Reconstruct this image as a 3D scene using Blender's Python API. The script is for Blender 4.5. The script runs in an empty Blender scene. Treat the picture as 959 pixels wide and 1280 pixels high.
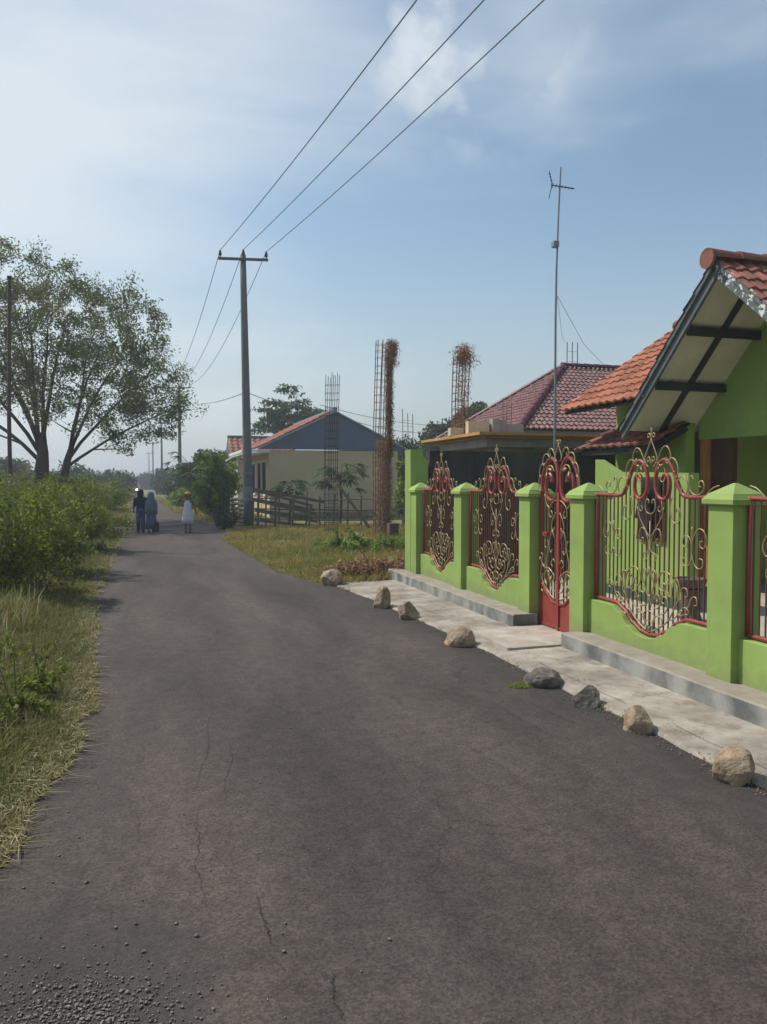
import bpy, bmesh, math, random
import numpy as np
from mathutils import Vector, noise as mnoise
R = math.radians
random.seed(7)
rng = np.random.default_rng(11)
scene = bpy.context.scene
COL = scene.collection

# ------------------------------------------------------------------ camera
F, CX, CY = 960.0, 479.5, 640.0
YAW, PIT, EYE = R(16.8), math.atan(37.5/960.0), 1.5
cd = bpy.data.cameras.new('camera'); cam = bpy.data.objects.new('camera', cd); COL.objects.link(cam)
cd.sensor_fit = 'HORIZONTAL'; cd.sensor_width = 36.0; cd.lens = 36.0*F/959.0
cd.clip_start = 0.05; cd.clip_end = 6000
cam.location = (0, 0, EYE); cam.rotation_euler = (R(90)-PIT, 0, -YAW)
scene.camera = cam
fwd = Vector((math.sin(YAW)*math.cos(PIT), math.cos(YAW)*math.cos(PIT), -math.sin(PIT)))
rgt = Vector((math.cos(YAW), -math.sin(YAW), 0)); upv = rgt.cross(fwd)
def ray(px, py):
    return fwd + rgt*((px-CX)/F) - upv*((py-CY)/F)
def P(px, py, x=None, y=None, z=None, d=None):
    """the world point seen at a photo pixel, on a plane of known x, y, z or at depth d"""
    r = ray(px, py)
    if z is not None: t = (z-EYE)/r.z
    elif x is not None: t = x/r.x
    elif y is not None: t = y/r.y
    else: t = d
    return Vector((0, 0, EYE)) + r*t

# ------------------------------------------------------------------ materials
def new_mat(name):
    m = bpy.data.materials.new(name); m.use_nodes = True
    nt = m.node_tree; b = nt.nodes['Principled BSDF']
    return m, nt, b
def N(nt, t, **kw):
    n = nt.nodes.new(t)
    for k, v in kw.items():
        if k in n.inputs: n.inputs[k].default_value = v
        else: setattr(n, k, v)
    return n
def rgba(c, k=1.0): return (min(1, c[0]*k), min(1, c[1]*k), min(1, c[2]*k), 1)
def mat(name, c, rough=.8, var=.25, scale=3.0, bump=.15, bscale=40.0, metal=0.0, c2=None, stain=None, stain_amt=.5,
        stretch=(1, 1, 1), spec=.4, island=0.0, bdist=.01):
    """colour with two sizes of noise variation, optional second colour for dirt, bump"""
    m, nt, b = new_mat(name); L = nt.links.new
    tc = N(nt, 'ShaderNodeTexCoord'); mp = N(nt, 'ShaderNodeMapping'); mp.inputs['Scale'].default_value = stretch
    L(tc.outputs['Object'], mp.inputs['Vector'])
    n1 = N(nt, 'ShaderNodeTexNoise', Scale=scale, Detail=6.0, Roughness=.65); L(mp.outputs[0], n1.inputs['Vector'])
    r1 = N(nt, 'ShaderNodeValToRGB'); r1.color_ramp.elements[0].position = .3; r1.color_ramp.elements[1].position = .7
    r1.color_ramp.elements[0].color = rgba(c, 1-var); r1.color_ramp.elements[1].color = rgba(c2 or c, 1+var*.7)
    L(n1.outputs['Fac'], r1.inputs['Fac']); out = r1.outputs['Color']
    if stain:
        n2 = N(nt, 'ShaderNodeTexNoise', Scale=scale*2.7, Detail=8.0, Roughness=.75); L(mp.outputs[0], n2.inputs['Vector'])
        r2 = N(nt, 'ShaderNodeValToRGB'); r2.color_ramp.elements[0].position = .5; r2.color_ramp.elements[1].position = .68
        r2.color_ramp.elements[0].color = (0, 0, 0, 1); r2.color_ramp.elements[1].color = (stain_amt,)*3+(1,)
        L(n2.outputs['Fac'], r2.inputs['Fac'])
        mx = N(nt, 'ShaderNodeMix', data_type='RGBA'); L(r2.outputs['Color'], mx.inputs[0]); L(out, mx.inputs[6])
        mx.inputs[7].default_value = rgba(stain); out = mx.outputs[2]
    if island:
        gi = N(nt, 'ShaderNodeNewGeometry'); hs = N(nt, 'ShaderNodeHueSaturation')
        mr = N(nt, 'ShaderNodeMapRange'); mr.inputs['To Min'].default_value = 1-island; mr.inputs['To Max'].default_value = 1+island
        L(gi.outputs['Random Per Island'], mr.inputs['Value']); L(mr.outputs[0], hs.inputs['Value']); L(out, hs.inputs['Color']); out = hs.outputs[0]
    L(out, b.inputs['Base Color'])
    b.inputs['Roughness'].default_value = rough; b.inputs['Metallic'].default_value = metal
    b.inputs['Specular IOR Level'].default_value = spec
    if bump:
        n3 = N(nt, 'ShaderNodeTexNoise', Scale=bscale, Detail=5.0, Roughness=.6); L(mp.outputs[0], n3.inputs['Vector'])
        bp = N(nt, 'ShaderNodeBump', Strength=bump, Distance=bdist); L(n3.outputs['Fac'], bp.inputs['Height']); L(bp.outputs[0], b.inputs['Normal'])
    return m
def leaf_mat(name, c, c2, trans=.35, island=.35, scale=.6, dry=None, rough=.55):
    """thin leaves: two greens mixed in clumps, random per leaf, some light passing through"""
    m, nt, b = new_mat(name); L = nt.links.new
    tc = N(nt, 'ShaderNodeTexCoord'); n1 = N(nt, 'ShaderNodeTexNoise', Scale=scale, Detail=4.0); L(tc.outputs['Object'], n1.inputs['Vector'])
    r1 = N(nt, 'ShaderNodeValToRGB'); r1.color_ramp.elements[0].position = .35; r1.color_ramp.elements[1].position = .65
    r1.color_ramp.elements[0].color = rgba(c); r1.color_ramp.elements[1].color = rgba(c2)
    L(n1.outputs['Fac'], r1.inputs['Fac']); out = r1.outputs[0]
    gi = N(nt, 'ShaderNodeNewGeometry')
    if dry:
        gt = N(nt, 'ShaderNodeMath', operation='GREATER_THAN'); gt.inputs[1].default_value = 1-dry[3]; L(gi.outputs['Random Per Island'], gt.inputs[0])
        mx = N(nt, 'ShaderNodeMix', data_type='RGBA'); L(gt.outputs[0], mx.inputs[0]); L(out, mx.inputs[6]); mx.inputs[7].default_value = rgba(dry); out = mx.outputs[2]
    hs = N(nt, 'ShaderNodeHueSaturation'); mr = N(nt, 'ShaderNodeMapRange')
    mu = N(nt, 'ShaderNodeMath', operation='MULTIPLY'); mu.inputs[1].default_value = 17.31; fr = N(nt, 'ShaderNodeMath', operation='FRACT')
    L(gi.outputs['Random Per Island'], mu.inputs[0]); L(mu.outputs[0], fr.inputs[0])
    mr.inputs['To Min'].default_value = 1-island; mr.inputs['To Max'].default_value = 1+island
    L(fr.outputs[0], mr.inputs['Value']); L(mr.outputs[0], hs.inputs['Value']); L(out, hs.inputs['Color'])
    L(hs.outputs[0], b.inputs['Base Color']); b.inputs['Roughness'].default_value = rough; b.inputs['Specular IOR Level'].default_value = .3
    tr = N(nt, 'ShaderNodeBsdfTranslucent'); L(hs.outputs[0], tr.inputs['Color'])
    ms = N(nt, 'ShaderNodeMixShader'); ms.inputs[0].default_value = trans
    L(b.outputs[0], ms.inputs[1]); L(tr.outputs[0], ms.inputs[2]); L(ms.outputs[0], nt.nodes['Material Output'].inputs['Surface'])
    return m

# ------------------------------------------------------------------ mesh helpers
BASES = {}
def tag(o, label=None, cat=None, group=None, kind=None):
    if label: o['label'] = label
    if cat: o['category'] = cat
    if group: o['group'] = group
    if kind: o['kind'] = kind
    return o
def empty(name, loc):
    o = bpy.data.objects.new(name, None); COL.objects.link(o); o.location = loc; o.empty_display_size = .2
    BASES[o.name] = Vector(loc); return o
def link(me, name, m, parent=None, base=None, smooth=False):
    """mesh given in world coordinates; its origin goes to base (top-level) or to its thing's base (part)"""
    o = bpy.data.objects.new(name, me); COL.objects.link(o)
    ms = m if isinstance(m, (list, tuple)) else [m]
    for x in ms: me.materials.append(x)
    if parent is not None:
        b = BASES[parent.name]; o.parent = parent
    else:
        b = Vector(base) if base is not None else Vector((0, 0, 0)); o.location = b
    BASES[o.name] = Vector(b)
    n = len(me.vertices); co = np.empty(n*3, np.float32); me.vertices.foreach_get('co', co)
    co = co.reshape(-1, 3)-np.array(b, np.float32); me.vertices.foreach_set('co', co.ravel())
    if smooth: me.polygons.foreach_set('use_smooth', np.ones(len(me.polygons), bool))
    me.update(); return o
class MB:
    def __init__(s): s.v = []; s.f = []; s.mi = []
    def add(s, vs, fs, mi=0):
        o = len(s.v); s.v += [tuple(v) for v in vs]; s.f += [tuple(i+o for i in f) for f in fs]; s.mi += [mi]*len(fs)
        return s
    def box(s, x0, x1, y0, y1, z0, z1, mi=0, bev=0.0):
        if bev > 0:
            bm = bmesh.new(); bmesh.ops.create_cube(bm, size=1)
            for v in bm.verts: v.co = Vector(((x0+x1)/2+v.co.x*(x1-x0), (y0+y1)/2+v.co.y*(y1-y0), (z0+z1)/2+v.co.z*(z1-z0)))
            bmesh.ops.bevel(bm, geom=list(bm.edges), offset=bev, segments=2, affect='EDGES', profile=.6)
            bm.verts.index_update(); s.add([v.co.copy() for v in bm.verts], [[v.index for v in f.verts] for f in bm.faces], mi); bm.free(); return s
        vs = [(x, y, z) for x in (x0, x1) for y in (y0, y1) for z in (z0, z1)]
        return s.add(vs, [(0, 1, 3, 2), (4, 6, 7, 5), (0, 4, 5, 1), (2, 3, 7, 6), (0, 2, 6, 4), (1, 5, 7, 3)], mi)
    def prism(s, poly, vec, mi=0):
        """poly: list of 3D points, extruded by vec"""
        n = len(poly); vec = Vector(vec); vs = [Vector(p) for p in poly]+[Vector(p)+vec for p in poly]
        fs = [tuple(range(n)), tuple(range(2*n-1, n-1, -1))]+[(i, i+n, (i+1) % n+n, (i+1) % n) for i in range(n)]
        return s.add(vs, fs, mi)
    def beam(s, a, b, w, h, mi=0, up=(0, 0, 1)):
        a = Vector(a); b = Vector(b); d = (b-a).normalized(); u = Vector(up)
        sx = d.cross(u)
        if sx.length < 1e-4: sx = Vector((1, 0, 0))
        sx.normalize(); sy = sx.cross(d).normalized()
        q = [a+sx*i*w/2+sy*j*h/2 for i, j in ((-1, -1), (1, -1), (1, 1), (-1, 1))]
        return s.prism(q, b-a, mi)
    def tube(s, pts, r, n=6, mi=0, closed=False, caps=True):
        pts = [Vector(p) for p in pts]; m = len(pts)
        rs = r if isinstance(r, (list, tuple)) else [r]*m
        vs = []; prev = None
        for i, p in enumerate(pts):
            a = pts[i-1] if i > 0 else (pts[-1] if closed else p); b = pts[(i+1) % m] if (i < m-1 or closed) else p
            t = (b-a)
            t = t.normalized() if t.length > 1e-9 else Vector((0, 0, 1))
            if prev is None:
                prev = t.orthogonal().normalized()
            prev = (prev-t*prev.dot(t))
            if prev.length < 1e-6: prev = t.orthogonal()
            prev.normalize(); q = t.cross(prev)
            for k in range(n):
                an = 2*math.pi*k/n; vs.append(p+(prev*math.cos(an)+q*math.sin(an))*rs[i])
        fs = []
        for i in range(m if closed else m-1):
            j = (i+1) % m
            for k in range(n): fs.append((i*n+k, i*n+(k+1) % n, j*n+(k+1) % n, j*n+k))
        if caps and not closed: fs += [tuple(range(n-1, -1, -1)), tuple((m-1)*n+k for k in range(n))]
        return s.add(vs, fs, mi)
    def lathe(s, c, prof, n=16, mi=0, sx=1, sy=1):
        """prof: (radius, z) pairs from bottom to top around a vertical axis at c"""
        c = Vector(c); vs = []
        for r, z in prof:
            for k in range(n):
                a = 2*math.pi*k/n; vs.append(c+Vector((r*sx*math.cos(a), r*sy*math.sin(a), z)))
        fs = [(i*n+k, i*n+(k+1) % n, (i+1)*n+(k+1) % n, (i+1)*n+k) for i in range(len(prof)-1) for k in range(n)]
        fs += [tuple(range(n-1, -1, -1)), tuple((len(prof)-1)*n+k for k in range(n))]
        return s.add(vs, fs, mi)
    def build(s, name, m, parent=None, base=None, smooth=False):
        me = bpy.data.meshes.new(name); me.from_pydata(s.v, [], s.f)
        if any(s.mi): me.polygons.foreach_set('material_index', s.mi)
        bm = bmesh.new(); bm.from_mesh(me); bmesh.ops.recalc_face_normals(bm, faces=bm.faces); bm.to_mesh(me); bm.free()
        return link(me, name, m, parent, base, smooth)
def np_mesh(name, V, Fc, m, parent=None, base=None, smooth=False):
    """V (n,3), Fc (m,k) arrays"""
    me = bpy.data.meshes.new(name); k = Fc.shape[1]
    me.vertices.add(len(V)); me.vertices.foreach_set('co', V.astype(np.float32).ravel())
    me.loops.add(Fc.size); me.loops.foreach_set('vertex_index', Fc.astype(np.int32).ravel())
    me.polygons.add(len(Fc)); me.polygons.foreach_set('loop_start', np.arange(0, Fc.size, k, dtype=np.int32))
    me.polygons.foreach_set('loop_total', np.full(len(Fc), k, np.int32))
    me.update(calc_edges=True); me.validate()
    return link(me, name, m, parent, base, smooth)
def spline(pts, sub=6, closed=False):
    """Catmull-Rom through 2D or 3D points"""
    pts = [Vector(p) if len(p) == 3 else Vector((p[0], p[1], 0)) for p in pts]; n = len(pts); out = []
    for i in range(n if closed else n-1):
        p0 = pts[i-1] if (i > 0 or closed) else pts[0]*2-pts[1]; p1 = pts[i]; p2 = pts[(i+1) % n]
        p3 = pts[(i+2) % n] if (i+2 < n or closed) else pts[-1]*2-pts[-2]
        for k in range(sub):
            t = k/sub
            out.append(.5*((2*p1)+(p2-p0)*t+(2*p0-5*p1+4*p2-p3)*t*t+(3*p1-p0-3*p2+p3)*t**3))
    if not closed: out.append(pts[-1])
    return out
def copy_tree(o, loc=None, parent=None):
    c = o.copy(); COL.objects.link(c)
    if parent: c.parent = parent
    if loc is not None: c.location = loc
    BASES[c.name] = Vector(c.location) if parent is None else BASES[parent.name]
    for ch in list(o.children): copy_tree(ch, None, c)
    return c

# leaves: centres (n,3) -> bent diamond faces
def leaf_arrays(C, size, droop=.3, aspect=.45, r=None):
    r = r or rng; n = len(C)
    d = r.normal(size=(n, 3)); d[:, 2] -= droop; d /= np.linalg.norm(d, axis=1)[:, None]
    s = np.cross(d, r.normal(size=(n, 3))); s /= np.linalg.norm(s, axis=1)[:, None]+1e-9
    L = (size*(.6+.8*r.random(n)))[:, None]; nn = np.cross(d, s)
    a = C-d*L*.5; b = C+s*L*aspect*.5+nn*L*.08; e = C+d*L*.5-nn*L*.06; f = C-s*L*aspect*.5+nn*L*.08
    V = np.stack([a, b, e, f], 1).reshape(-1, 3)
    return V, np.arange(4*n).reshape(n, 4)
def clump(centers, radii, per, flat=.75, r=None):
    r = r or rng; out = []
    for c, rad, k in zip(centers, radii, per):
        d = r.normal(size=(k, 3)); d /= np.linalg.norm(d, axis=1)[:, None]
        q = d*(r.random(k)**.45)[:, None]*rad; q[:, 2] *= flat; out.append(np.array(c)+q)
    return np.concatenate(out)
HAZE = 0.0020
# ------------------------------------------------------------------ light and sky
SUN_DIR = Vector((-.80, .60, 0)).normalized(); SUN_EL = R(52)
sd = bpy.data.lights.new('sun', 'SUN'); sd.energy = 4.4; sd.angle = R(.6); sd.color = (1, .95, .87)
so = bpy.data.objects.new('sun', sd); COL.objects.link(so)
to_sun = Vector((SUN_DIR.x*math.cos(SUN_EL), SUN_DIR.y*math.cos(SUN_EL), math.sin(SUN_EL)))
so.rotation_euler = to_sun.to_track_quat('Z', 'Y').to_euler(); so.location = to_sun*50
w = bpy.data.worlds.new('World'); scene.world = w; w.use_nodes = True; nt = w.node_tree; Lk = nt.links.new
bg = nt.nodes['Background']
sky = N(nt, 'ShaderNodeTexSky', sky_type='NISHITA', sun_disc=False, sun_elevation=SUN_EL, sun_rotation=math.atan2(SUN_DIR.x, SUN_DIR.y),
        air_density=1.0, dust_density=1.6, ozone_density=.55)
tc = N(nt, 'ShaderNodeTexCoord')
# high thin cloud: noise on the direction, flattened towards the horizon, thicker on the sunward side
mp = N(nt, 'ShaderNodeMapping'); mp.inputs['Scale'].default_value = (1.1, 1.6, 3.6); mp.inputs['Location'].default_value = (2.3, .4, 1.35)
Lk(tc.outputs['Generated'], mp.inputs['Vector'])
n1 = N(nt, 'ShaderNodeTexNoise', Scale=1.5, Detail=7.0, Roughness=.52, Distortion=.35); Lk(mp.outputs[0], n1.inputs['Vector'])
dt = N(nt, 'ShaderNodeVectorMath', operation='DOT_PRODUCT'); Lk(tc.outputs['Generated'], dt.inputs[0])
hz = (Vector((-.55, .80, .55))).normalized(); dt.inputs[1].default_value = hz
mr = N(nt, 'ShaderNodeMapRange', interpolation_type='SMOOTHSTEP'); mr.inputs['From Min'].default_value = .60; mr.inputs['From Max'].default_value = 1.0
mr.inputs['To Min'].default_value = 0; mr.inputs['To Max'].default_value = .48; Lk(dt.outputs['Value'], mr.inputs['Value'])
ad = N(nt, 'ShaderNodeMath', operation='ADD'); Lk(n1.outputs['Fac'], ad.inputs[0]); Lk(mr.outputs[0], ad.inputs[1])
cr = N(nt, 'ShaderNodeMapRange', interpolation_type='SMOOTHSTEP'); cr.inputs['From Min'].default_value = .46; cr.inputs['From Max'].default_value = .98
cr.inputs['To Max'].default_value = .85; Lk(ad.outputs[0], cr.inputs['Value'])
# one small puff high above the road
dp = N(nt, 'ShaderNodeVectorMath', operation='DOT_PRODUCT'); Lk(tc.outputs['Generated'], dp.inputs[0]); dp.inputs[1].default_value = ray(585, 40).normalized()
pr = N(nt, 'ShaderNodeMapRange', interpolation_type='SMOOTHSTEP'); pr.inputs['From Min'].default_value = .985; pr.inputs['From Max'].default_value = 1.0; pr.inputs['To Max'].default_value = .9
Lk(dp.outputs['Value'], pr.inputs['Value'])
n2 = N(nt, 'ShaderNodeTexNoise', Scale=7.0, Detail=6.0, Roughness=.55); Lk(tc.outputs['Generated'], n2.inputs['Vector'])
pm = N(nt, 'ShaderNodeMapRange', interpolation_type='SMOOTHSTEP'); pm.inputs['From Min'].default_value = .36; pm.inputs['From Max'].default_value = .62; Lk(n2.outputs['Fac'], pm.inputs['Value'])
pp = N(nt, 'ShaderNodeMath', operation='MULTIPLY'); Lk(pr.outputs[0], pp.inputs[0]); Lk(pm.outputs[0], pp.inputs[1])
mxx = N(nt, 'ShaderNodeMath', operation='MAXIMUM'); Lk(cr.outputs[0], mxx.inputs[0]); Lk(pp.outputs[0], mxx.inputs[1])
# horizon haze
sx = N(nt, 'ShaderNodeSeparateXYZ'); Lk(tc.outputs['Generated'], sx.inputs[0])
hr = N(nt, 'ShaderNodeMapRange', interpolation_type='SMOOTHSTEP'); hr.inputs['From Min'].default_value = .34; hr.inputs['From Max'].default_value = -.02
hr.inputs['To Max'].default_value = .8; Lk(sx.outputs['Z'], hr.inputs['Value'])
m1 = N(nt, 'ShaderNodeMix', data_type='RGBA'); Lk(hr.outputs[0], m1.inputs[0]); sg_ = N(nt, 'ShaderNodeMix', data_type='RGBA', blend_type='MULTIPLY'); sg_.inputs[0].default_value = 1; Lk(sky.outputs[0], sg_.inputs[6]); sg_.inputs[7].default_value = (1.02, 1.10, 1.03, 1); Lk(sg_.outputs[2], m1.inputs[6]); m1.inputs[7].default_value = (3.60, 4.02, 4.20, 1)
m2 = N(nt, 'ShaderNodeMix', data_type='RGBA'); Lk(mxx.outputs[0], m2.inputs[0]); Lk(m1.outputs[2], m2.inputs[6]); m2.inputs[7].default_value = (5.75, 6.2, 6.5, 1)
Lk(m2.outputs[2], bg.inputs['Color']); bg.inputs['Strength'].default_value = .149
vs = scene.view_settings; vs.view_transform = 'Standard'; vs.look = 'None'; vs.gamma = 1; vs.exposure = -.13
scene.render.engine = 'CYCLES'; scene.cycles.use_denoising = True
scene.cycles.max_bounces = 6; scene.cycles.transparent_max_bounces = 8

# ------------------------------------------------------------------ ground, road
M = {}
def asphalt():
    m, nt, b = new_mat('worn asphalt'); L = nt.links.new
    tc = N(nt, 'ShaderNodeTexCoord'); O = tc.outputs['Object']
    mp = N(nt, 'ShaderNodeMapping'); mp.inputs['Scale'].default_value = (1.4, .35, 1); L(O, mp.inputs['Vector'])
    n1 = N(nt, 'ShaderNodeTexNoise', Scale=1.0, Detail=7.0, Roughness=.62, Distortion=.4); L(mp.outputs[0], n1.inputs['Vector'])
    r1 = N(nt, 'ShaderNodeValToRGB'); e = r1.color_ramp.elements; e[0].position = .32; e[1].position = .70
    e[0].color = (.052, .042, .038, 1); e[1].color = (.098, .081, .073, 1); L(n1.outputs['Fac'], r1.inputs['Fac'])
    # stones of the wearing course
    vo = N(nt, 'ShaderNodeTexVoronoi', Scale=120.0); L(O, vo.inputs['Vector'])
    rv = N(nt, 'ShaderNodeValToRGB'); e = rv.color_ramp.elements; e[0].position = 0; e[1].position = 1; e[0].color = (.55, .55, .55, 1); e[1].color = (1.45, 1.42, 1.38, 1)
    bw = N(nt, 'ShaderNodeSeparateColor'); L(vo.outputs['Color'], bw.inputs[0]); L(bw.outputs[0], rv.inputs['Fac'])
    mu = N(nt, 'ShaderNodeMix', data_type='RGBA', blend_type='MULTIPLY'); mu.inputs[0].default_value = .85; L(r1.outputs[0], mu.inputs[6]); L(rv.outputs[0], mu.inputs[7])
    # finer blotches
    n2 = N(nt, 'ShaderNodeTexNoise', Scale=9.0, Detail=8.0, Roughness=.7); L(O, n2.inputs['Vector'])
    r2 = N(nt, 'ShaderNodeValToRGB'); e = r2.color_ramp.elements; e[0].position = .35; e[1].position = .68; e[0].color = (.76, .755, .75, 1); e[1].color = (1.2, 1.18, 1.15, 1)
    L(n2.outputs['Fac'], r2.inputs['Fac'])
    m2 = N(nt, 'ShaderNodeMix', data_type='RGBA', blend_type='MULTIPLY'); m2.inputs[0].default_value = .9; L(mu.outputs[2], m2.inputs[6]); L(r2.outputs[0], m2.inputs[7])
    # broad worn bands: paler where wheels run, darker towards the right edge
    nw = N(nt, 'ShaderNodeTexNoise', Scale=1.0, Detail=4.0, Roughness=.55, Distortion=.5); mw = N(nt, 'ShaderNodeMapping'); mw.inputs['Scale'].default_value = (1.0, .16, 1); mw.inputs['Location'].default_value = (3.1, 7.7, 0); L(O, mw.inputs['Vector']); L(mw.outputs[0], nw.inputs['Vector'])
    rw_ = N(nt, 'ShaderNodeValToRGB'); e = rw_.color_ramp.elements; e[0].position = .36; e[1].position = .66; e[0].color = (.78, .78, .79, 1); e[1].color = (1.2, 1.17, 1.14, 1); L(nw.outputs['Fac'], rw_.inputs['Fac'])
    mq = N(nt, 'ShaderNodeMix', data_type='RGBA', blend_type='MULTIPLY'); mq.inputs[0].default_value = .8; L(m2.outputs[2], mq.inputs[6]); L(rw_.outputs[0], mq.inputs[7]); m2 = mq
    # newer darker bitumen and damp dirt in a ragged strip beside the pavement
    sxr = N(nt, 'ShaderNodeSeparateXYZ'); L(O, sxr.inputs[0]); ner = N(nt, 'ShaderNodeTexNoise', Scale=1.7, Detail=6.0, Roughness=.65); L(O, ner.inputs['Vector'])
    mar = N(nt, 'ShaderNodeMath', operation='MULTIPLY_ADD'); mar.inputs[1].default_value = 1.3; L(ner.outputs['Fac'], mar.inputs[0]); L(sxr.outputs['X'], mar.inputs[2])
    mrr = N(nt, 'ShaderNodeMapRange', interpolation_type='SMOOTHSTEP'); mrr.inputs['From Min'].default_value = 2.75; mrr.inputs['From Max'].default_value = 3.45; mrr.inputs['To Max'].default_value = .62; L(mar.outputs[0], mrr.inputs['Value'])
    mxr = N(nt, 'ShaderNodeMix', data_type='RGBA'); L(mrr.outputs[0], mxr.inputs[0]); L(m2.outputs[2], mxr.inputs[6]); mxr.inputs[7].default_value = (.038, .032, .030, 1); m2 = mxr
    # hairline cracks running along the road
    mc = N(nt, 'ShaderNodeMapping'); mc.inputs['Scale'].default_value = (1.5, .62, 1); L(O, mc.inputs['Vector'])
    nd = N(nt, 'ShaderNodeTexNoise', Scale=5.0, Detail=5.0, Roughness=.7); L(mc.outputs[0], nd.inputs['Vector'])
    va = N(nt, 'ShaderNodeMix', data_type='RGBA'); va.inputs[0].default_value = .2; L(mc.outputs[0], va.inputs[6]); L(nd.outputs['Color'], va.inputs[7])
    vc = N(nt, 'ShaderNodeTexVoronoi', feature='DISTANCE_TO_EDGE', Scale=1.1); L(va.outputs[2], vc.inputs['Vector'])
    rc = N(nt, 'ShaderNodeMapRange'); rc.inputs['From Min'].default_value = .001; rc.inputs['From Max'].default_value = .008; rc.inputs['To Min'].default_value = 1; rc.inputs['To Max'].default_value = 0
    L(vc.outputs['Distance'], rc.inputs['Value'])
    nm = N(nt, 'ShaderNodeTexNoise', Scale=1.1, Detail=3.0); L(O, nm.inputs['Vector'])
    rm = N(nt, 'ShaderNodeMapRange'); rm.inputs['From Min'].default_value = .42; rm.inputs['From Max'].default_value = .60; rm.inputs['To Max'].default_value = .62; L(nm.outputs['Fac'], rm.inputs['Value'])
    cm = N(nt, 'ShaderNodeMath', operation='MULTIPLY'); L(rc.outputs[0], cm.inputs[0]); L(rm.outputs[0], cm.inputs[1])
    m3 = N(nt, 'ShaderNodeMix', data_type='RGBA'); L(cm.outputs[0], m3.inputs[0]); L(m2.outputs[2], m3.inputs[6]); m3.inputs[7].default_value = (.02, .018, .017, 1)
    # dark old patch where the gravel comes loose
    sb = N(nt, 'ShaderNodeVectorMath', operation='DISTANCE'); sb.inputs[1].default_value = (-.20, 2.40, 0); L(O, sb.inputs[0])
    ns = N(nt, 'ShaderNodeTexNoise', Scale=2.6, Detail=6.0, Roughness=.65); L(O, ns.inputs['Vector'])
    sa = N(nt, 'ShaderNodeMath', operation='MULTIPLY_ADD'); sa.inputs[1].default_value = 1.1; L(ns.outputs['Fac'], sa.inputs[0]); L(sb.outputs['Value'], sa.inputs[2])
    rs = N(nt, 'ShaderNodeMapRange', interpolation_type='SMOOTHSTEP'); rs.inputs['From Min'].default_value = .75; rs.inputs['From Max'].default_value = 1.15; rs.inputs['To Min'].default_value = .55; rs.inputs['To Max'].default_value = 0
    L(sa.outputs[0], rs.inputs['Value'])
    m4 = N(nt, 'ShaderNodeMix', data_type='RGBA'); L(rs.outputs[0], m4.inputs[0]); L(m3.outputs[2], m4.inputs[6]); m4.inputs[7].default_value = (.032, .031, .030, 1)
    L(m4.outputs[2], b.inputs['Base Color']); b.inputs['Roughness'].default_value = .86; b.inputs['Specular IOR Level'].default_value = .3
    bp = N(nt, 'ShaderNodeBump', Strength=.35, Distance=.004); L(vo.outputs['Distance'], bp.inputs['Height'])
    bp2 = N(nt, 'ShaderNodeBump', Strength=.22, Distance=.02); L(n2.outputs['Fac'], bp2.inputs['Height']); L(bp.outputs[0], bp2.inputs['Normal'])
    L(bp2.outputs[0], b.inputs['Normal'])
    return m
M['asphalt'] = asphalt()
M['soil'] = mat('dry soil and stubble', (.17, .135, .075), .95, .4, .8, .5, 14, c2=(.14, .17, .055), stain=(.085, .12, .035), stain_amt=.8, bdist=.04)
M['dirt'] = mat('reddish dirt', (.24, .155, .115), .95, .25, 1.2, .5, 20, bdist=.03)
M['concrete'] = mat('weathered concrete', (.275, .235, .185), .9, .38, 2.1, .6, 22, stain=(.15, .12, .092), stain_amt=.85, c2=(.36, .32, .265))
M['concrete_grey'] = mat('grey cement render', (.30, .30, .285), .9, .22, 3.5, .25, 30, c2=(.31, .31, .32), stain=(.42, .41, .40), stain_amt=.6, stretch=(1, 1, .6))
M['kerbtop'] = M['concrete']

def sheet(name, left, right, z, m, sub=1, kind='structure'):
    """ribbon between two edge polylines (same length)"""
    mb = MB(); n = len(left); vs = []
    for a, b in zip(left, right):
        for k in range(sub+1): t = k/sub; vs.append((a[0]*(1-t)+b[0]*t, a[1]*(1-t)+b[1]*t, z))
    fs = [(i*(sub+1)+k, i*(sub+1)+k+1, (i+1)*(sub+1)+k+1, (i+1)*(sub+1)+k) for i in range(n-1) for k in range(sub)]
    mb.add(vs, fs); o = mb.build(name, m); 
    if kind: tag(o, kind=kind)
    return o
g = MB(); g.add([(-2500, -400, -.012), (2500, -400, -.012), (2500, 4000, -.012), (-2500, 4000, -.012)], [(0, 1, 2, 3)])
tag(g.build('ground', M['soil']), kind='structure')

def interp(tab, y):
    for (y0, a), (y1, b) in zip(tab, tab[1:]):
        if y0 <= y <= y1: t = (y-y0)/(y1-y0); t = t*t*(3-2*t); return a*(1-t)+b*t
    return tab[0][1] if y < tab[0][0] else tab[-1][1]
LEFT_E = [(-6, -1.2), (0, -1.0), (2.6, -.80), (3.5, -.60), (4.6, -.46), (5.8, -.44), (7, -.55), (11, -.75), (22, -.80), (34, -.83), (48, -1.3), (80, -2.9), (140, -5.2), (300, -13)]
RIGHT_E = [(-6, 3.2), (2, 2.95), (6, 2.95), (9, 2.85), (10.6, 2.62), (11.6, 2.25), (13, 1.98), (20, 1.78), (24, 2.2), (26, 2.5), (29, 1.9), (34, 1.25), (48, .75), (80, -.5), (140, -2.8), (300, -10)]
def wob(y, s, seed): return mnoise.noise(Vector((y*s, seed, 0)))
ys = [-6+i*.06 for i in range(int(36/.06))]+[30+i*1.0 for i in range(271)]
le = [(interp(LEFT_E, y)+(.07*wob(y, 1.1, 3)+.035*wob(y, 4.5, 9)+.015*wob(y, 14, 5)), y) for y in ys]
re_ = [(interp(RIGHT_E, y)+(.05*wob(y, 1.3, 31)+.02*wob(y, 6, 22)), y) for y in ys]
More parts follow.
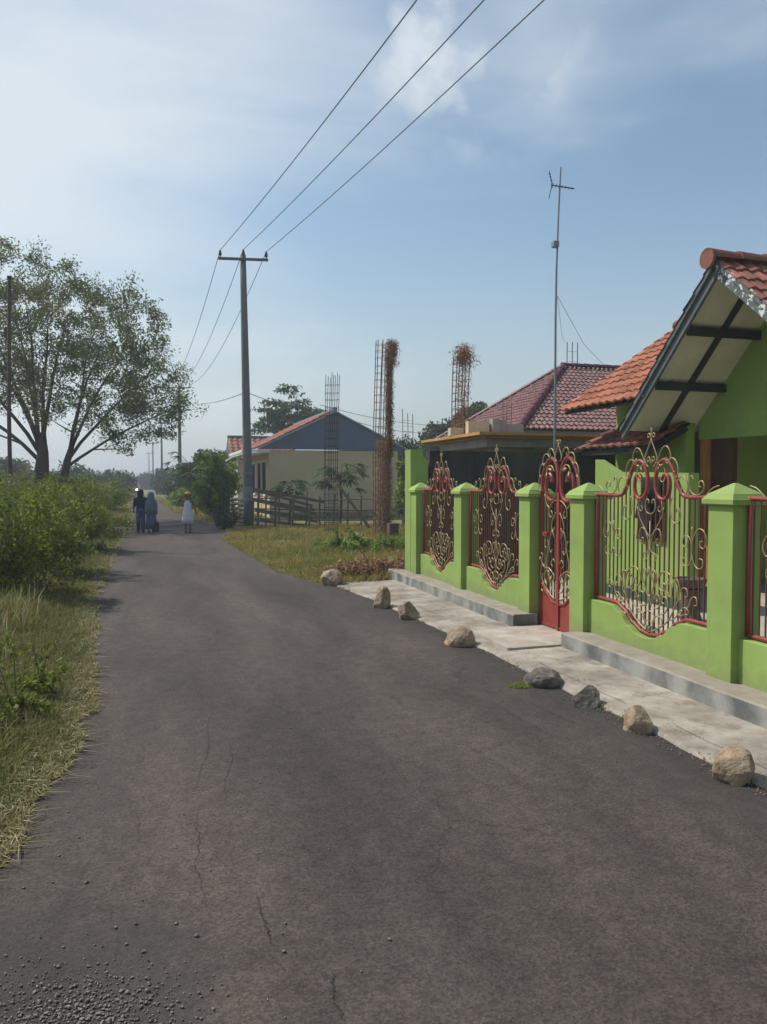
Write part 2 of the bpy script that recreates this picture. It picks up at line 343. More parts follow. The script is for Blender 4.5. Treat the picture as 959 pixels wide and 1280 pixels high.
road = sheet('road', le, re_, 0.0, M['asphalt'], 6)
def left_edge(y): return interp(LEFT_E, y)
def right_edge(y): return interp(RIGHT_E, y)
# the three open cracks that show
M['crack'] = mat('open crack', (.026, .022, .020), .95, .2, 8, 0)
cracks = [[(322, 1118), (327, 1140), (331, 1150), (334, 1165), (339, 1176), (343, 1184)], [(413, 1210), (416, 1218), (415, 1230), (418, 1240), (419, 1252), (424, 1262), (428, 1273), (430, 1284)],
          [(250, 1005), (246, 1030), (250, 1052), (243, 1078), (252, 1105), (257, 1140)], [(246, 985), (250, 960), (262, 935), (258, 905), (270, 880)], [(284, 1003), (281, 975), (290, 950), (287, 920)]]
mb = MB()
for q, c in enumerate(cracks):
    pts = [P(a, b, z=.004) for a, b in c]; wd = .0045 if q < 2 else .0018; L_ = []; R_ = []
    fine = []
    for a, b in zip(pts, pts[1:]):
        for k in range(6): p = a.lerp(b, k/6); fine.append(p+Vector((random.uniform(-1, 1)*.007, 0, 0)))
    n = len(fine); vs = []
    for i, p in enumerate(fine):
        ww = wd*math.sin(math.pi*(i+.3)/(n+.3))*random.uniform(.4, 1.1)+.0008
        vs += [(p.x-ww/2, p.y, .004), (p.x+ww/2, p.y, .004)]
    mb.add(vs, [(2*i, 2*i+1, 2*i+3, 2*i+2) for i in range(n-1)])
cr_ = mb.build('crack', M['crack'], road)

# pavement slab along the fence (top z .055 by the road, laid as cast slabs)
WALK_Z = .018
ysw = [-4+i*.1 for i in range(int(15.1/.1))]
rw = [(3.70, y) for y in ysw]
lw = [(min(interp([(-4, 2.90), (3, 2.86), (6.2, 2.83), (9, 2.72), (10.2, 2.60), (11, 2.50), (11.4, 2.7)], y)+.035*wob(y, 1.6, 70)+.02*wob(y, 6, 71)+.012*wob(y, 17, 72), 3.3), y) for y in ysw]
mb = MB(); vs = []
for (a, y), (b, _) in zip(lw, rw):
    dz = .006*wob(y, 1.2, 55)
    vs += [(a-.015, y, -.01), (a, y, WALK_Z-.008+dz*.5), (a+.02, y, WALK_Z+dz*.5), (b, y, WALK_Z+.008)]
fs = [(4*i+k, 4*i+k+1, 4*i+k+5, 4*i+k+4) for i in range(len(ysw)-1) for k in range(3)]
n4 = 4*(len(ysw)-1); fs.append((n4, n4+1, n4+2, n4+3)); mb.add(vs, fs)
tag(mb.build('pavement', M['concrete']), kind='structure')
# joints and cracks in the pavement
mb = MB()
for yj in (1.9, 3.15, 4.5, 5.95, 7.2, 8.6, 9.9):
    pts = [(2.80+.78*t, yj+.02*wob(t*4+yj, 1.5, 5)+.10*(t-.5)) for t in [i/10 for i in range(11)]]
    vs = []
    for x, y in pts: vs += [(x, y-.002, WALK_Z+.0115), (x, y+.002, WALK_Z+.0115)]
    mb.add(vs, [(2*i, 2*i+1, 2*i+3, 2*i+2) for i in range(10)])
vs = []
for i in range(80):
    y = 2.2+i*.1; x = 3.02+.035*wob(y, 1.6, 12)+.01*wob(y, 7, 13); vs += [(x-.0025, y, WALK_Z+.0085), (x+.0025, y, WALK_Z+.0085)]
mb.add(vs, [(2*i, 2*i+1, 2*i+3, 2*i+2) for i in range(79) if i % 17 > 4])
tag(mb.build('pavement_joints', mat('joint dirt', (.19, .16, .125), .95, .3, 9, 0)), kind='structure')
# raised entrance slab in front of the gate
mb = MB(); mb.prism([(2.98, 6.10, WALK_Z), (3.96, 6.10, WALK_Z), (3.96, 7.02, WALK_Z), (3.60, 7.02, WALK_Z), (3.34, 7.0, WALK_Z), (3.0, 6.9, WALK_Z)], (0, 0, .022))
tag(mb.build('entrance_slab', mat('slab concrete', (.40, .345, .29), .9, .28, 3.0, .4, 24, stain=(.52, .47, .41), stain_amt=.7)), kind='structure')
# yard floor behind the wall
mb = MB(); mb.box(4.02, 16, -2, 10.9, -.011, .05)
tag(mb.build('yard_floor', mat('yard cement', (.42, .38, .31), .9, .25, 1.5, .2, 25)), kind='structure')
# reddish dirt side road behind the grass
mb = MB(); mb.add([(1.2, 22.6, -.006), (2.8, 22.8, -.006), (7, 23.6, -.006), (16, 24.4, -.006), (16, 28.2, -.006), (5, 27.6, -.006), (2.0, 30, -.006), (1.0, 30, -.006)], [tuple(range(8))])
tag(mb.build('dirt_path', M['dirt']), kind='structure')
mb = MB(); mb.add([(-8, 22.5, -.006), (-.2, 22.2, -.006), (-.2, 27.5, -.006), (-8, 28.0, -.006)], [(0, 1, 2, 3)])
tag(mb.build('dirt_verge', M['dirt']), kind='structure')

# ------------------------------------------------------------------ kerbs under the fence
def kerb(y0, y1, label):
    t = empty('concrete_kerb', (3.47, (y0+y1)/2, 0)); tag(t, label, 'kerb', 'concrete kerbs along the green wall')
    mb = MB(); n = int((y1-y0)/.25); vs = []
    for i in range(n+1):
        y = y0+(y1-y0)*i/n; dx = .008*wob(y, 1.7, 3); dz = .005*wob(y, 1.3, 8)
        vs += [(3.50+dx, y, 0), (3.503+dx, y, .142+dz), (3.514+dx, y, .154+dz), (3.775, y, .150+dz), (3.775, y, 0)]
    fs = [(5*i+k, 5*i+k+1, 5*i+k+6, 5*i+k+5) for i in range(n) for k in range(4)]+[(0, 1, 2, 3, 4), tuple(5*n+k for k in (4, 3, 2, 1, 0))]
    mb.add(vs, fs); mb.build('kerb_body', M['kerbf'], t)
    return t
m, nt, b = new_mat('kerb cement'); L = nt.links.new
tc = N(nt, 'ShaderNodeTexCoord'); n1 = N(nt, 'ShaderNodeTexNoise', Scale=4.5, Detail=7.0, Roughness=.68); L(tc.outputs['Object'], n1.inputs['Vector'])
mpk = N(nt, 'ShaderNodeMapping'); mpk.inputs['Scale'].default_value = (1, 1.6, .12); L(tc.outputs['Object'], mpk.inputs['Vector'])
nb = N(nt, 'ShaderNodeTexNoise', Scale=2.2, Detail=1.0); L(mpk.outputs[0], nb.inputs['Vector'])
r1 = N(nt, 'ShaderNodeValToRGB'); e = r1.color_ramp.elements; e[0].position = .40; e[1].position = .60; e[0].color = (.11, .112, .11, 1); e[1].color = (.32, .315, .29, 1)
ma = N(nt, 'ShaderNodeMath', operation='MULTIPLY_ADD'); ma.inputs[1].default_value = .5; L(n1.outputs['Fac'], ma.inputs[0])
mb_ = N(nt, 'ShaderNodeMath', operation='MULTIPLY'); mb_.inputs[1].default_value = .5; L(nb.outputs['Fac'], mb_.inputs[0]); L(mb_.outputs[0], ma.inputs[2])
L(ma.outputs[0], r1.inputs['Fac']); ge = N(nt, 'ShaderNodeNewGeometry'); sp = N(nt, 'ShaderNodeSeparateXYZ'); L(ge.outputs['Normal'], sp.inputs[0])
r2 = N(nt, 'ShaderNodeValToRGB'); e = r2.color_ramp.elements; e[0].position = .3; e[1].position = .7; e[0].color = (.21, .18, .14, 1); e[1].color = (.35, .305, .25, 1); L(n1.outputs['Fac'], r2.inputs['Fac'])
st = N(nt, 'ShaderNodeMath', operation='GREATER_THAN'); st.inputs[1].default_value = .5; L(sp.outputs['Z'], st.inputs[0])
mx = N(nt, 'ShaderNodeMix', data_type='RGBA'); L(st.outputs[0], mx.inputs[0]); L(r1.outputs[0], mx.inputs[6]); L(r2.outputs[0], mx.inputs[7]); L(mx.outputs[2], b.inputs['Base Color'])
b.inputs['Roughness'].default_value = .9; bp = N(nt, 'ShaderNodeBump', Strength=.3, Distance=.01); L(n1.outputs['Fac'], bp.inputs['Height']); L(bp.outputs[0], b.inputs['Normal'])
M['kerbf'] = m
kerb(7.04, 11.35, 'low grey cement kerb under the wall beyond the red gate, farther from the viewer')
kerb(-1.5, 6.08, 'low grey cement kerb under the wall on the near side of the red gate, with pale scuffs')

# ------------------------------------------------------------------ stones on the pavement edge
def rock_mesh(c, sx, sy, sz, seed, cuts=11, sub=4):
    rr = random.Random(seed); bm = bmesh.new(); bmesh.ops.create_icosphere(bm, subdivisions=sub, radius=1)
    planes = []
    for _ in range(cuts):
        d = Vector((rr.gauss(0, 1), rr.gauss(0, 1), rr.gauss(0, .8))).normalized(); planes.append((d, rr.uniform(.58, .90)))
    for v in bm.verts:
        p = v.co.copy()
        for d, h in planes:
            e = p.dot(d)-h
            if e > 0: p -= d*e*.93
        p += p.normalized()*.05*mnoise.noise(p*3.1+Vector((seed, 0, 0)))+p.normalized()*.02*mnoise.noise(p*9+Vector((seed, 3, 0)))
        v.co = Vector((p.x*sx, p.y*sy, p.z*sz))
    for v in bm.verts:
        if v.co.z < -.42*sz: v.co.z = -.42*sz+(v.co.z+.42*sz)*.12
    zmin = min(v.co.z for v in bm.verts)
    mb = MB(); bm.verts.index_update()
    mb.add([v.co+Vector((c[0], c[1], c[2]-zmin-.03)) for v in bm.verts], [[v.index for v in f.verts] for f in bm.faces]); bm.free(); return mb
M['rock_tan'] = mat('tan stone', (.27, .185, .115), .9, .4, 7, .8, 24, c2=(.36, .27, .18), stain=(.50, .43, .33), stain_amt=.6, bdist=.02)
M['rock_grey'] = mat('grey stone', (.095, .08, .065), .9, .35, 7, .8, 24, c2=(.17, .145, .12), stain=(.34, .30, .25), stain_amt=.5, bdist=.02)
rocks = [  # photo x, y of the foot, width and height px, material, label
    (412, 731, 27, 19, 'rock_tan', 'small pinkish leaning stone at the grass corner, farthest of the kerbside stones'),
    (474, 759, 22, 26, 'rock_tan', 'upright tan pointed stone, second farthest in the row along the pavement'),
    (505, 773, 27, 21, 'rock_tan', 'brown blocky stone close beside the upright tan pointed one'),
    (571, 806, 34, 23, 'rock_tan', 'flat tan wedge stone alone on the pavement edge opposite the red gate'),
    (675, 856, 42, 26, 'rock_grey', 'long two-tone stone, pale on top and dark at its right end, by green moss'),
    (730, 883, 35, 27, 'rock_grey', 'dark grey rounded stone between the long two-tone stone and a pale tan one'),
    (793, 914, 39, 31, 'rock_tan', 'pale tan stone, second nearest of the kerbside stones'),
    (917, 978, 51, 42, 'rock_tan', 'largest tan stone, nearest of the kerbside stones at the right edge')]
for i, (px, py, wpx, hpx, mk, lab) in enumerate(rocks):
    p = P(px, py, z=.01); d = (p-Vector((0, 0, EYE))).dot(fwd); s = d/F
    mb = rock_mesh((p.x+.05, p.y+.04, .012), wpx*s*.60, wpx*s*.54, hpx*s*.76, i*5+2)
    tag(mb.build('rock', M[mk], base=(p.x+.05, p.y+.04, 0), smooth=False), lab, 'stone', 'stones set along the pavement edge')
# loose gravel
def pebbles(name, pts, sizes, m, kind='stuff'):
    bm = bmesh.new(); bmesh.ops.create_icosphere(bm, subdivisions=1, radius=1)
    bv = np.array([v.co[:] for v in bm.verts]); bf = np.array([[v.index for v in f.verts] for f in bm.faces]); bm.free()
    V = []; Fc = []; k = 0
    for p, s in zip(pts, sizes):
        q = bv*(1+.32*rng.normal(size=(len(bv), 1)))*s*np.array([1, rng.uniform(.7, 1.2), rng.uniform(.45, .7)]); a = rng.random()*6.28
        q = q@np.array([[math.cos(a), -math.sin(a), 0], [math.sin(a), math.cos(a), 0], [0, 0, 1]])
        V.append(q+np.array(p)+np.array([0, 0, s*.3])); Fc.append(bf+k); k += len(bv)
    o = np_mesh(name, np.concatenate(V), np.concatenate(Fc), m); tag(o, kind=kind); return o
pp_ = []; ss_ = []
for _ in range(2600):
    a, b = rng.normal(95, 70), rng.normal(1278, 38)
    if a < -30 or b < 1150: continue
    p = P(a, b, z=.002); pp_.append((p.x, p.y, .002)); ss_.append(float(rng.choice([.0014, .0024, .0036, .0050, .0068], p=[.34, .3, .2, .12, .04])))
for a, b in ((66, 1103), (108, 1103), (170, 1155), (220, 1155), (145, 1160), (487, 1175), (180, 1190), (30, 1110), (355, 1190), (245, 1170)):
    p = P(a, b, z=.002); pp_.append((p.x, p.y, .002)); ss_.append(.007)
for _ in range(700):
    y = rng.uniform(2.2, 22); x = rng.uniform(left_edge(y)-.05, right_edge(y)) if rng.random() < .45 else left_edge(y)+abs(rng.normal(0, .15))-.05
    pp_.append((x, y, .002)); ss_.append(float(rng.uniform(.0025, .006)))
for _ in range(1500):
    y = rng.uniform(1.8, 11.2); x = interp([(-4, 2.90), (3, 2.86), (6.2, 2.83), (9, 2.72), (10.2, 2.60), (11, 2.50), (11.4, 2.7)], y)+rng.normal(0, .05)-.02
    pp_.append((x, y, .002)); ss_.append(float(rng.uniform(.0018, .006)))
for _ in range(500):
    y = rng.uniform(1.8, 11.2); pp_.append((rng.uniform(2.85, 3.5), y, .022)); ss_.append(float(rng.uniform(.0015, .004)))
g_ = pebbles('gravel', pp_, ss_, mat('gravel stone', (.07, .06, .054), .9, .5, 90, 0, c2=(.24, .21, .18)))
tag(g_, 'loose grey gravel scattered over the dark patch of asphalt', 'gravel')
# ------------------------------------------------------------------ green boundary wall with wrought iron grilles
M['green'] = mat('lime green masonry paint', (.265, .375, .095), .75, .14, 1.6, .12, 60, stain=(.20, .28, .08), stain_amt=.4)
nt = M['green'].node_tree; L = nt.links.new; b = nt.nodes['Principled BSDF']; src = b.inputs['Base Color'].links[0].from_socket
ge = N(nt, 'ShaderNodeTexCoord'); sp = N(nt, 'ShaderNodeSeparateXYZ'); L(ge.outputs['Object'], sp.inputs[0])   # mud splash low on the walls
ns = N(nt, 'ShaderNodeTexNoise', Scale=9.0, Detail=7.0, Roughness=.7); L(ge.outputs['Object'], ns.inputs['Vector'])
ma = N(nt, 'ShaderNodeMath', operation='MULTIPLY_ADD'); ma.inputs[1].default_value = -.45; L(ns.outputs['Fac'], ma.inputs[0]); L(sp.outputs['Z'], ma.inputs[2])
mr = N(nt, 'ShaderNodeMapRange', interpolation_type='SMOOTHSTEP'); mr.inputs['From Min'].default_value = .12; mr.inputs['From Max'].default_value = -.10; mr.inputs['To Max'].default_value = .55; L(ma.outputs[0], mr.inputs['Value'])
mx = N(nt, 'ShaderNodeMix', data_type='RGBA'); L(mr.outputs[0], mx.inputs[0]); L(src, mx.inputs[6]); mx.inputs[7].default_value = (.20, .21, .10, 1)
st = N(nt, 'ShaderNodeTexNoise', Scale=6.0, Detail=5.0, Roughness=.6); mps = N(nt, 'ShaderNodeMapping'); mps.inputs['Scale'].default_value = (2.2, 2.2, .16); L(ge.outputs['Object'], mps.inputs['Vector']); L(mps.outputs[0], st.inputs['Vector'])
rs = N(nt, 'ShaderNodeMapRange'); rs.inputs['From Min'].default_value = .52; rs.inputs['From Max'].default_value = .75; rs.inputs['To Max'].default_value = .4; L(st.outputs['Fac'], rs.inputs['Value'])
m5 = N(nt, 'ShaderNodeMix', data_type='RGBA'); L(rs.outputs[0], m5.inputs[0]); L(mx.outputs[2], m5.inputs[6]); m5.inputs[7].default_value = (.19, .26, .09, 1); L(m5.outputs[2], b.inputs['Base Color'])
M['redpaint'] = mat('red oxide enamel', (.27, .052, .042), .42, .2, 9, .05, 60, stain=(.30, .06, .05), stain_amt=.5)
M['barpaint'] = mat('brown red bar paint', (.115, .042, .026), .55, .2, 12, 0)
M['gold'] = mat('gold bronze paint', (.33, .245, .12), .42, .25, 20, .05, 90, metal=.35, c2=(.40, .31, .17))
FX = 3.82
PIL = [10.73, 9.02, 7.20, 6.17, 4.33, 2.49, .65, -1.19]
wall = empty('boundary_wall', (FX, 6, 0))
tag(wall, 'lime green front wall of capped pillars and low curved panels holding red and gold iron grilles', 'wall')
def pillar(y):
    mb = MB(); mb.box(FX-.12, FX+.12, y-.12, y+.12, 0, 1.345, bev=.006); p = mb.build('pillar', M['green'], wall)
    cp = MB(); pts = [(.148, 1.345), (.152, 1.352), (.152, 1.382), (.146, 1.388), (.128, 1.412), (.125, 1.418), (.012, 1.492), (.0, 1.494)]
    vs = []
    for h, z in pts: vs += [(FX-h, y-h, z), (FX+h, y-h, z), (FX+h, y+h, z), (FX-h, y+h, z)]
    fs = [(4*i+k, 4*i+(k+1) % 4, 4*i+4+(k+1) % 4, 4*i+4+k) for i in range(len(pts)-1) for k in range(4)]+[(3, 2, 1, 0)]
    cp.add(vs, fs); cp.build('cap', M['green'], p)
for y in PIL: pillar(y)
# the taller end pillar that closes the neighbour's wall
mb = MB(); mb.prism([(FX-.12, 10.86, 0), (FX+.16, 10.86, 0), (FX+.16, 10.86, 1.82), (FX+.09, 10.86, 1.88), (FX+.07, 10.86, 1.985), (FX-.12, 10.86, 1.985)], (0, .26, 0))
mb.build('end_pillar', M['green'], wall)

def bottom_z(s, w, yoff=0.0):
    a = abs(s)
    return interp([(0, .275), (.10, .285), (.22, .335), (.34, .425), (.45, .468), (.5, .472), (2, .472)], a)+yoff
def low_wall(ya, yb):
    c = (ya+yb)/2; w = (ya-yb)/2; mb = MB(); n = 48; vs = []
    for i in range(n+1):
        s = -w+2*w*i/n; z = bottom_z(s, w, -.022)
        vs += [(FX-.06, c+s, 0), (FX-.06, c+s, z-.004), (FX-.055, c+s, z), (FX+.055, c+s, z), (FX+.06, c+s, z-.004), (FX+.06, c+s, 0)]
    fs = [(6*i+k, 6*i+k+1, 6*i+k+7, 6*i+k+6) for i in range(n) for k in range(5)]
    mb.add(vs, fs); mb.build('low_wall', M['green'], wall)
for a, b in ((0, 1), (1, 2), (3, 4), (4, 5), (5, 6), (6, 7)): low_wall(PIL[a]-.12, PIL[b]+.12)

# strokes given as (s, z) control points, mirrored about s=0
GOLD = [
 (.0065, [(0, 1.845), (.022, 1.80), (.062, 1.73), (.078, 1.685), (.055, 1.64), (.03, 1.62)]),
 (.006, [(0, 1.84), (.010, 1.875), (.034, 1.888), (.046, 1.868), (.032, 1.853), (.024, 1.866)]),
 (.006, [(0, 1.845), (.004, 1.90), (.0, 1.93)]),
 (.0055, [(0, 1.64), (.012, 1.69), (.038, 1.70), (.046, 1.675), (.030, 1.662), (.02, 1.676)]),
 (.0065, [(.062, 1.64), (.10, 1.70), (.145, 1.765), (.20, 1.775), (.238, 1.72), (.235, 1.66), (.20, 1.645), (.185, 1.675), (.20, 1.69)]),
 (.0065, [(.20, 1.665), (.26, 1.685), (.31, 1.655), (.335, 1.59), (.315, 1.535), (.28, 1.54), (.275, 1.575), (.295, 1.58)]),
 (.0065, [(.305, 1.44), (.33, 1.51), (.375, 1.545), (.425, 1.52), (.445, 1.455), (.42, 1.405), (.38, 1.41), (.37, 1.445), (.392, 1.455)]),
 (.0065, [(.51, 1.515), (.49, 1.545), (.465, 1.525), (.468, 1.45), (.52, 1.405), (.585, 1.415), (.62, 1.46), (.605, 1.505), (.57, 1.50), (.567, 1.468), (.59, 1.465)]),
 (.006, [(.64, 1.395), (.675, 1.43), (.72, 1.46), (.775, 1.475)]),
 (.006, [(.085, 1.655), (.12, 1.63), (.165, 1.61), (.185, 1.55), (.155, 1.50), (.125, 1.52), (.14, 1.55)]),
 (.006, [(0, 1.245), (.045, 1.26), (.066, 1.31), (.05, 1.36), (.02, 1.355), (.022, 1.33)]),
 (.006, [(.09, 1.375), (.135, 1.36), (.15, 1.30), (.125, 1.265), (.10, 1.285), (.115, 1.31)]),
 (.006, [(.265, 1.385), (.245, 1.31), (.26, 1.225), (.315, 1.185), (.365, 1.22), (.36, 1.29), (.325, 1.30), (.32, 1.27)]),
 (.006, [(.17, 1.30), (.14, 1.22), (.07, 1.13), (0, 1.055)]),
 (.006, [(0, .86), (.005, .97), (.03, 1.06), (.075, 1.125), (.125, 1.12), (.142, 1.06), (.12, 1.00), (.085, 1.01), (.085, 1.045), (.105, 1.05)]),
 (.006, [(0, .98), (.03, .94), (.07, .93), (.085, .895), (.06, .87), (.04, .89)]),
 (.006, [(0, 1.19), (.0, .29)]),
 (.0065, [(.50, 1.17), (.505, 1.06), (.50, .90)]),
 (.0065, [(.50, 1.00), (.515, 1.09), (.565, 1.155), (.625, 1.145), (.655, 1.08), (.63, 1.02), (.59, 1.03), (.59, 1.065), (.61, 1.07)]),
 (.006, [(.50, .98), (.525, .90), (.575, .865), (.62, .89), (.615, .935), (.58, .94)]),
 (.006, [(.50, 1.03), (.47, 1.09), (.42, 1.10), (.395, 1.05), (.42, 1.015), (.45, 1.03), (.44, 1.055)]),
 (.006, [(.50, .94), (.465, .88), (.42, .875), (.40, .915), (.425, .94)]),
 # lower heart of scrolls
 (.008, [(0, .30), (.12, .345), (.25, .44), (.325, .58), (.315, .71), (.25, .79), (.165, .795), (.115, .735), (.13, .665), (.185, .65), (.205, .70), (.17, .715)]),
 (.007, [(0, .82), (.02, .76), (.055, .70), (.045, .64), (0, .57)]),
 (.007, [(0, .60), (.03, .52), (.10, .50), (.145, .555), (.12, .61), (.075, .60), (.08, .565)]),
 (.007, [(.05, .325), (.055, .40), (.11, .445), (.165, .415), (.16, .37), (.12, .37)]),
 (.007, [(0, .47), (.05, .455), (.075, .41), (.05, .375), (.02, .39)]),
 (.007, [(.13, .46), (.19, .475), (.235, .53), (.225, .595), (.18, .605), (.165, .565), (.19, .55)]),
 (.007, [(.06, .66), (.09, .72), (.085, .78), (.05, .80), (.035, .77)]),
 (.007, [(.235, .73), (.275, .69), (.28, .63), (.25, .62), (.235, .65)]),
 (.0065, [(.325, .56), (.36, .61), (.37, .70), (.345, .755), (.31, .75)]),
 (.0065, [(.24, .43), (.31, .455), (.375, .52), (.425, .56), (.47, .545), (.465, .51), (.43, .515)]),
 (.0065, [(.34, .49), (.41, .50), (.46, .555), (.505, .64), (.555, .65), (.565, .60), (.535, .59)]),
 (.006, [(.36, .64), (.40, .70), (.45, .70), (.46, .65), (.43, .64)]),
]
RED = [(.705, 1.39), (.56, 1.388), (.44, 1.388), (.375, 1.41), (.325, 1.48), (.27, 1.585), (.215, 1.655), (.15, 1.672), (.09, 1.635), (.055, 1.55), (.052, 1.46), (.085, 1.39), (.15, 1.362), (.205, 1.395), (.225, 1.465), (.21, 1.535), (.17, 1.56), (.135, 1.53)]
def mirror(strokes):
    for r, st in strokes:
        yield r, st
        if any(abs(p[0]) > 1e-6 for p in st): yield r, [(-a, b) for a, b in st]
def grille(c, w, parent):
    """frame, bars and scrolls of one opening; c = centre along the wall"""
    X = FX; to = lambda s, z, dx=0: Vector((X+dx, c+s, z))
    gr = empty('grille', BASES[parent.name]); gr.parent = parent; gr.location = (0, 0, 0); BASES[gr.name] = BASES[parent.name]
    mb = MB()
    bot = [to(s, bottom_z(s, w)) for s in [(-w+.012)+(2*w-.024)*i/40 for i in range(41)]]
    mb.tube(bot, .0165, 8)
    for sg in (-1, 1):
        mb.tube([to(sg*(w-.017), bottom_z(w, w)), to(sg*(w-.017), 1.405)], .0165, 8)
        pts = spline([(sg*a, b) for a, b in [(w-.012, 1.39)]+RED[1:]], 6); mb.tube([to(p.x, p.y) for p in pts], .0165, 8)
    mb.build('frame', M['redpaint'], gr, smooth=True)
    mb = MB(); n = int(2*w/.056)
    for i in range(1, n):
        s = -w+2*w*i/n; a = abs(s)
        top = 1.39 if a > .40 else interp([(0, 1.25), (.05, 1.42), (.09, 1.40), (.15, 1.365), (.21, 1.41), (.26, 1.57), (.33, 1.46), (.40, 1.39)], a)
        mb.box(X-.0048, X+.0048, c+s-.0042, c+s+.0042, bottom_z(s, w)+.005, top)
    mb.build('bars', M['barpaint'], gr)
    mb = MB()
    for r, st in mirror(GOLD):
        pts = spline(st, 4); mb.tube([to(p.x, p.y, -.010) for p in pts], r*.82, 5)
    for sg in (-1, 1):   # gilt leaves inside the loops
        for (a, b, L_, an) in ((.105, 1.60, .075, 60), (.15, 1.63, .07, 20), (.30, .40, .06, 40), (.02, .33, .05, 80), (.12, .56, .05, 100), (.41, .53, .05, 30), (.25, .74, .05, 120)):
            an_ = R(an); u = Vector((0, sg*math.cos(an_), math.sin(an_))); v = Vector((0, -u.z, u.y)); q = to(sg*a, b, -.02)
            mb.add([q-u*L_/2, q+v*.012, q+u*L_/2, q-v*.012, q+Vector((-.012, 0, 0)), q+Vector((.008, 0, 0))], [(0, 1, 4), (1, 2, 4), (2, 3, 4), (3, 0, 4), (1, 0, 5), (2, 1, 5), (3, 2, 5), (0, 3, 5)])
    mb.build('scrollwork', M['gold'], gr, smooth=True)
    return gr
g0 = grille((PIL[3]+PIL[4])/2, (PIL[3]-PIL[4]-.24)/2, wall)
c0 = (PIL[3]+PIL[4])/2; w0 = (PIL[3]-PIL[4]-.24)/2
for a, b in ((0, 1), (1, 2), (4, 5), (5, 6)):
    c = (PIL[a]+PIL[b])/2; w_ = (PIL[a]-PIL[b]-.24)/2; k = w_/w0
    q = copy_tree(g0, (0, c-c0*k-BASES[wall.name].y*(1-k), 0), wall); q.scale = (1, k, 1)

# ------------------------------------------------------------------ pedestrian gate
gc = (PIL[2]+PIL[3])/2; gw = (PIL[2]-PIL[3]-.24)/2-.012
gate = empty('iron_gate', (FX, gc, .09)); tag(gate, 'narrow red iron gate with solid lower sheet and gold scrollwork between two green pillars', 'gate')
to = lambda s, z, dx=0: Vector((FX+dx, gc+s, z))
def gtop(s): return interp([(0, .295), (.10, .31), (.22, .38), (.33, .47), (1, .49)], abs(s))
mb = MB(); n = 30; vs = []
for i in range(n+1):
    s = -gw+.02+(2*gw-.04)*i/n; z = gtop(s)
    vs += [(FX-.006, gc+s, .066), (FX-.006, gc+s, z), (FX+.006, gc+s, z), (FX+.006, gc+s, .066)]
mb.add(vs, [(4*i+k, 4*i+(k+1) % 4, 4*i+4+(k+1) % 4, 4*i+4+k) for i in range(n) for k in range(4)]+[(0, 1, 2, 3), (4*n+3, 4*n+2, 4*n+1, 4*n)])
mb.build('lower_panel', M['redpaint'], gate)
mb = MB()
for s in (-gw+.015, gw-.015): mb.box(FX-.018, FX+.018, gc+s-.015, gc+s+.015, .045, 1.42)
mb.box(FX-.024, FX-.007, gc-.022, gc+.022, .045, 1.40); mb.box(FX-.015, FX+.015, gc-gw+.03, gc+gw-.03, .05, .08)
mb.tube([to(s, gtop(s), -.01) for s in [-gw+.02+(2*gw-.04)*i/24 for i in range(25)]], .012, 8)
for sg in (-1, 1):
    pts = spline([(sg*a, b) for a, b in [(.33, 1.40), (.35, 1.47), (.325, 1.585), (.25, 1.69), (.165, 1.735), (.085, 1.70), (.035, 1.60), (.028, 1.46), (.06, 1.36), (.14, 1.315), (.225, 1.34), (.265, 1.43), (.25, 1.53), (.20, 1.58), (.15, 1.55), (.145, 1.50)]], 5)
    mb.tube([to(p.x, p.y, -.004) for p in pts], .019, 8)
    pts = spline([(sg*.03, 1.42), (sg*.05, 1.30), (sg*.03, 1.10), (sg*.06, .80), (sg*.02, .45)], 5); mb.tube([to(p.x, p.y, -.006) for p in pts], .008, 6)
mb.build('frame', M['redpaint'], gate)
mb = MB(); n = 13
for i in range(1, n):
    s = -gw+2*gw*i/n
    if abs(s) > .03: mb.box(FX-.0055, FX+.0055, gc+s-.0055, gc+s+.0055, gtop(s), interp([(0, 1.4), (.06, 1.37), (.14, 1.31), (.22, 1.35), (.27, 1.42), (.4, 1.45)], abs(s)))
mb.build('bars', M['barpaint'], gate)
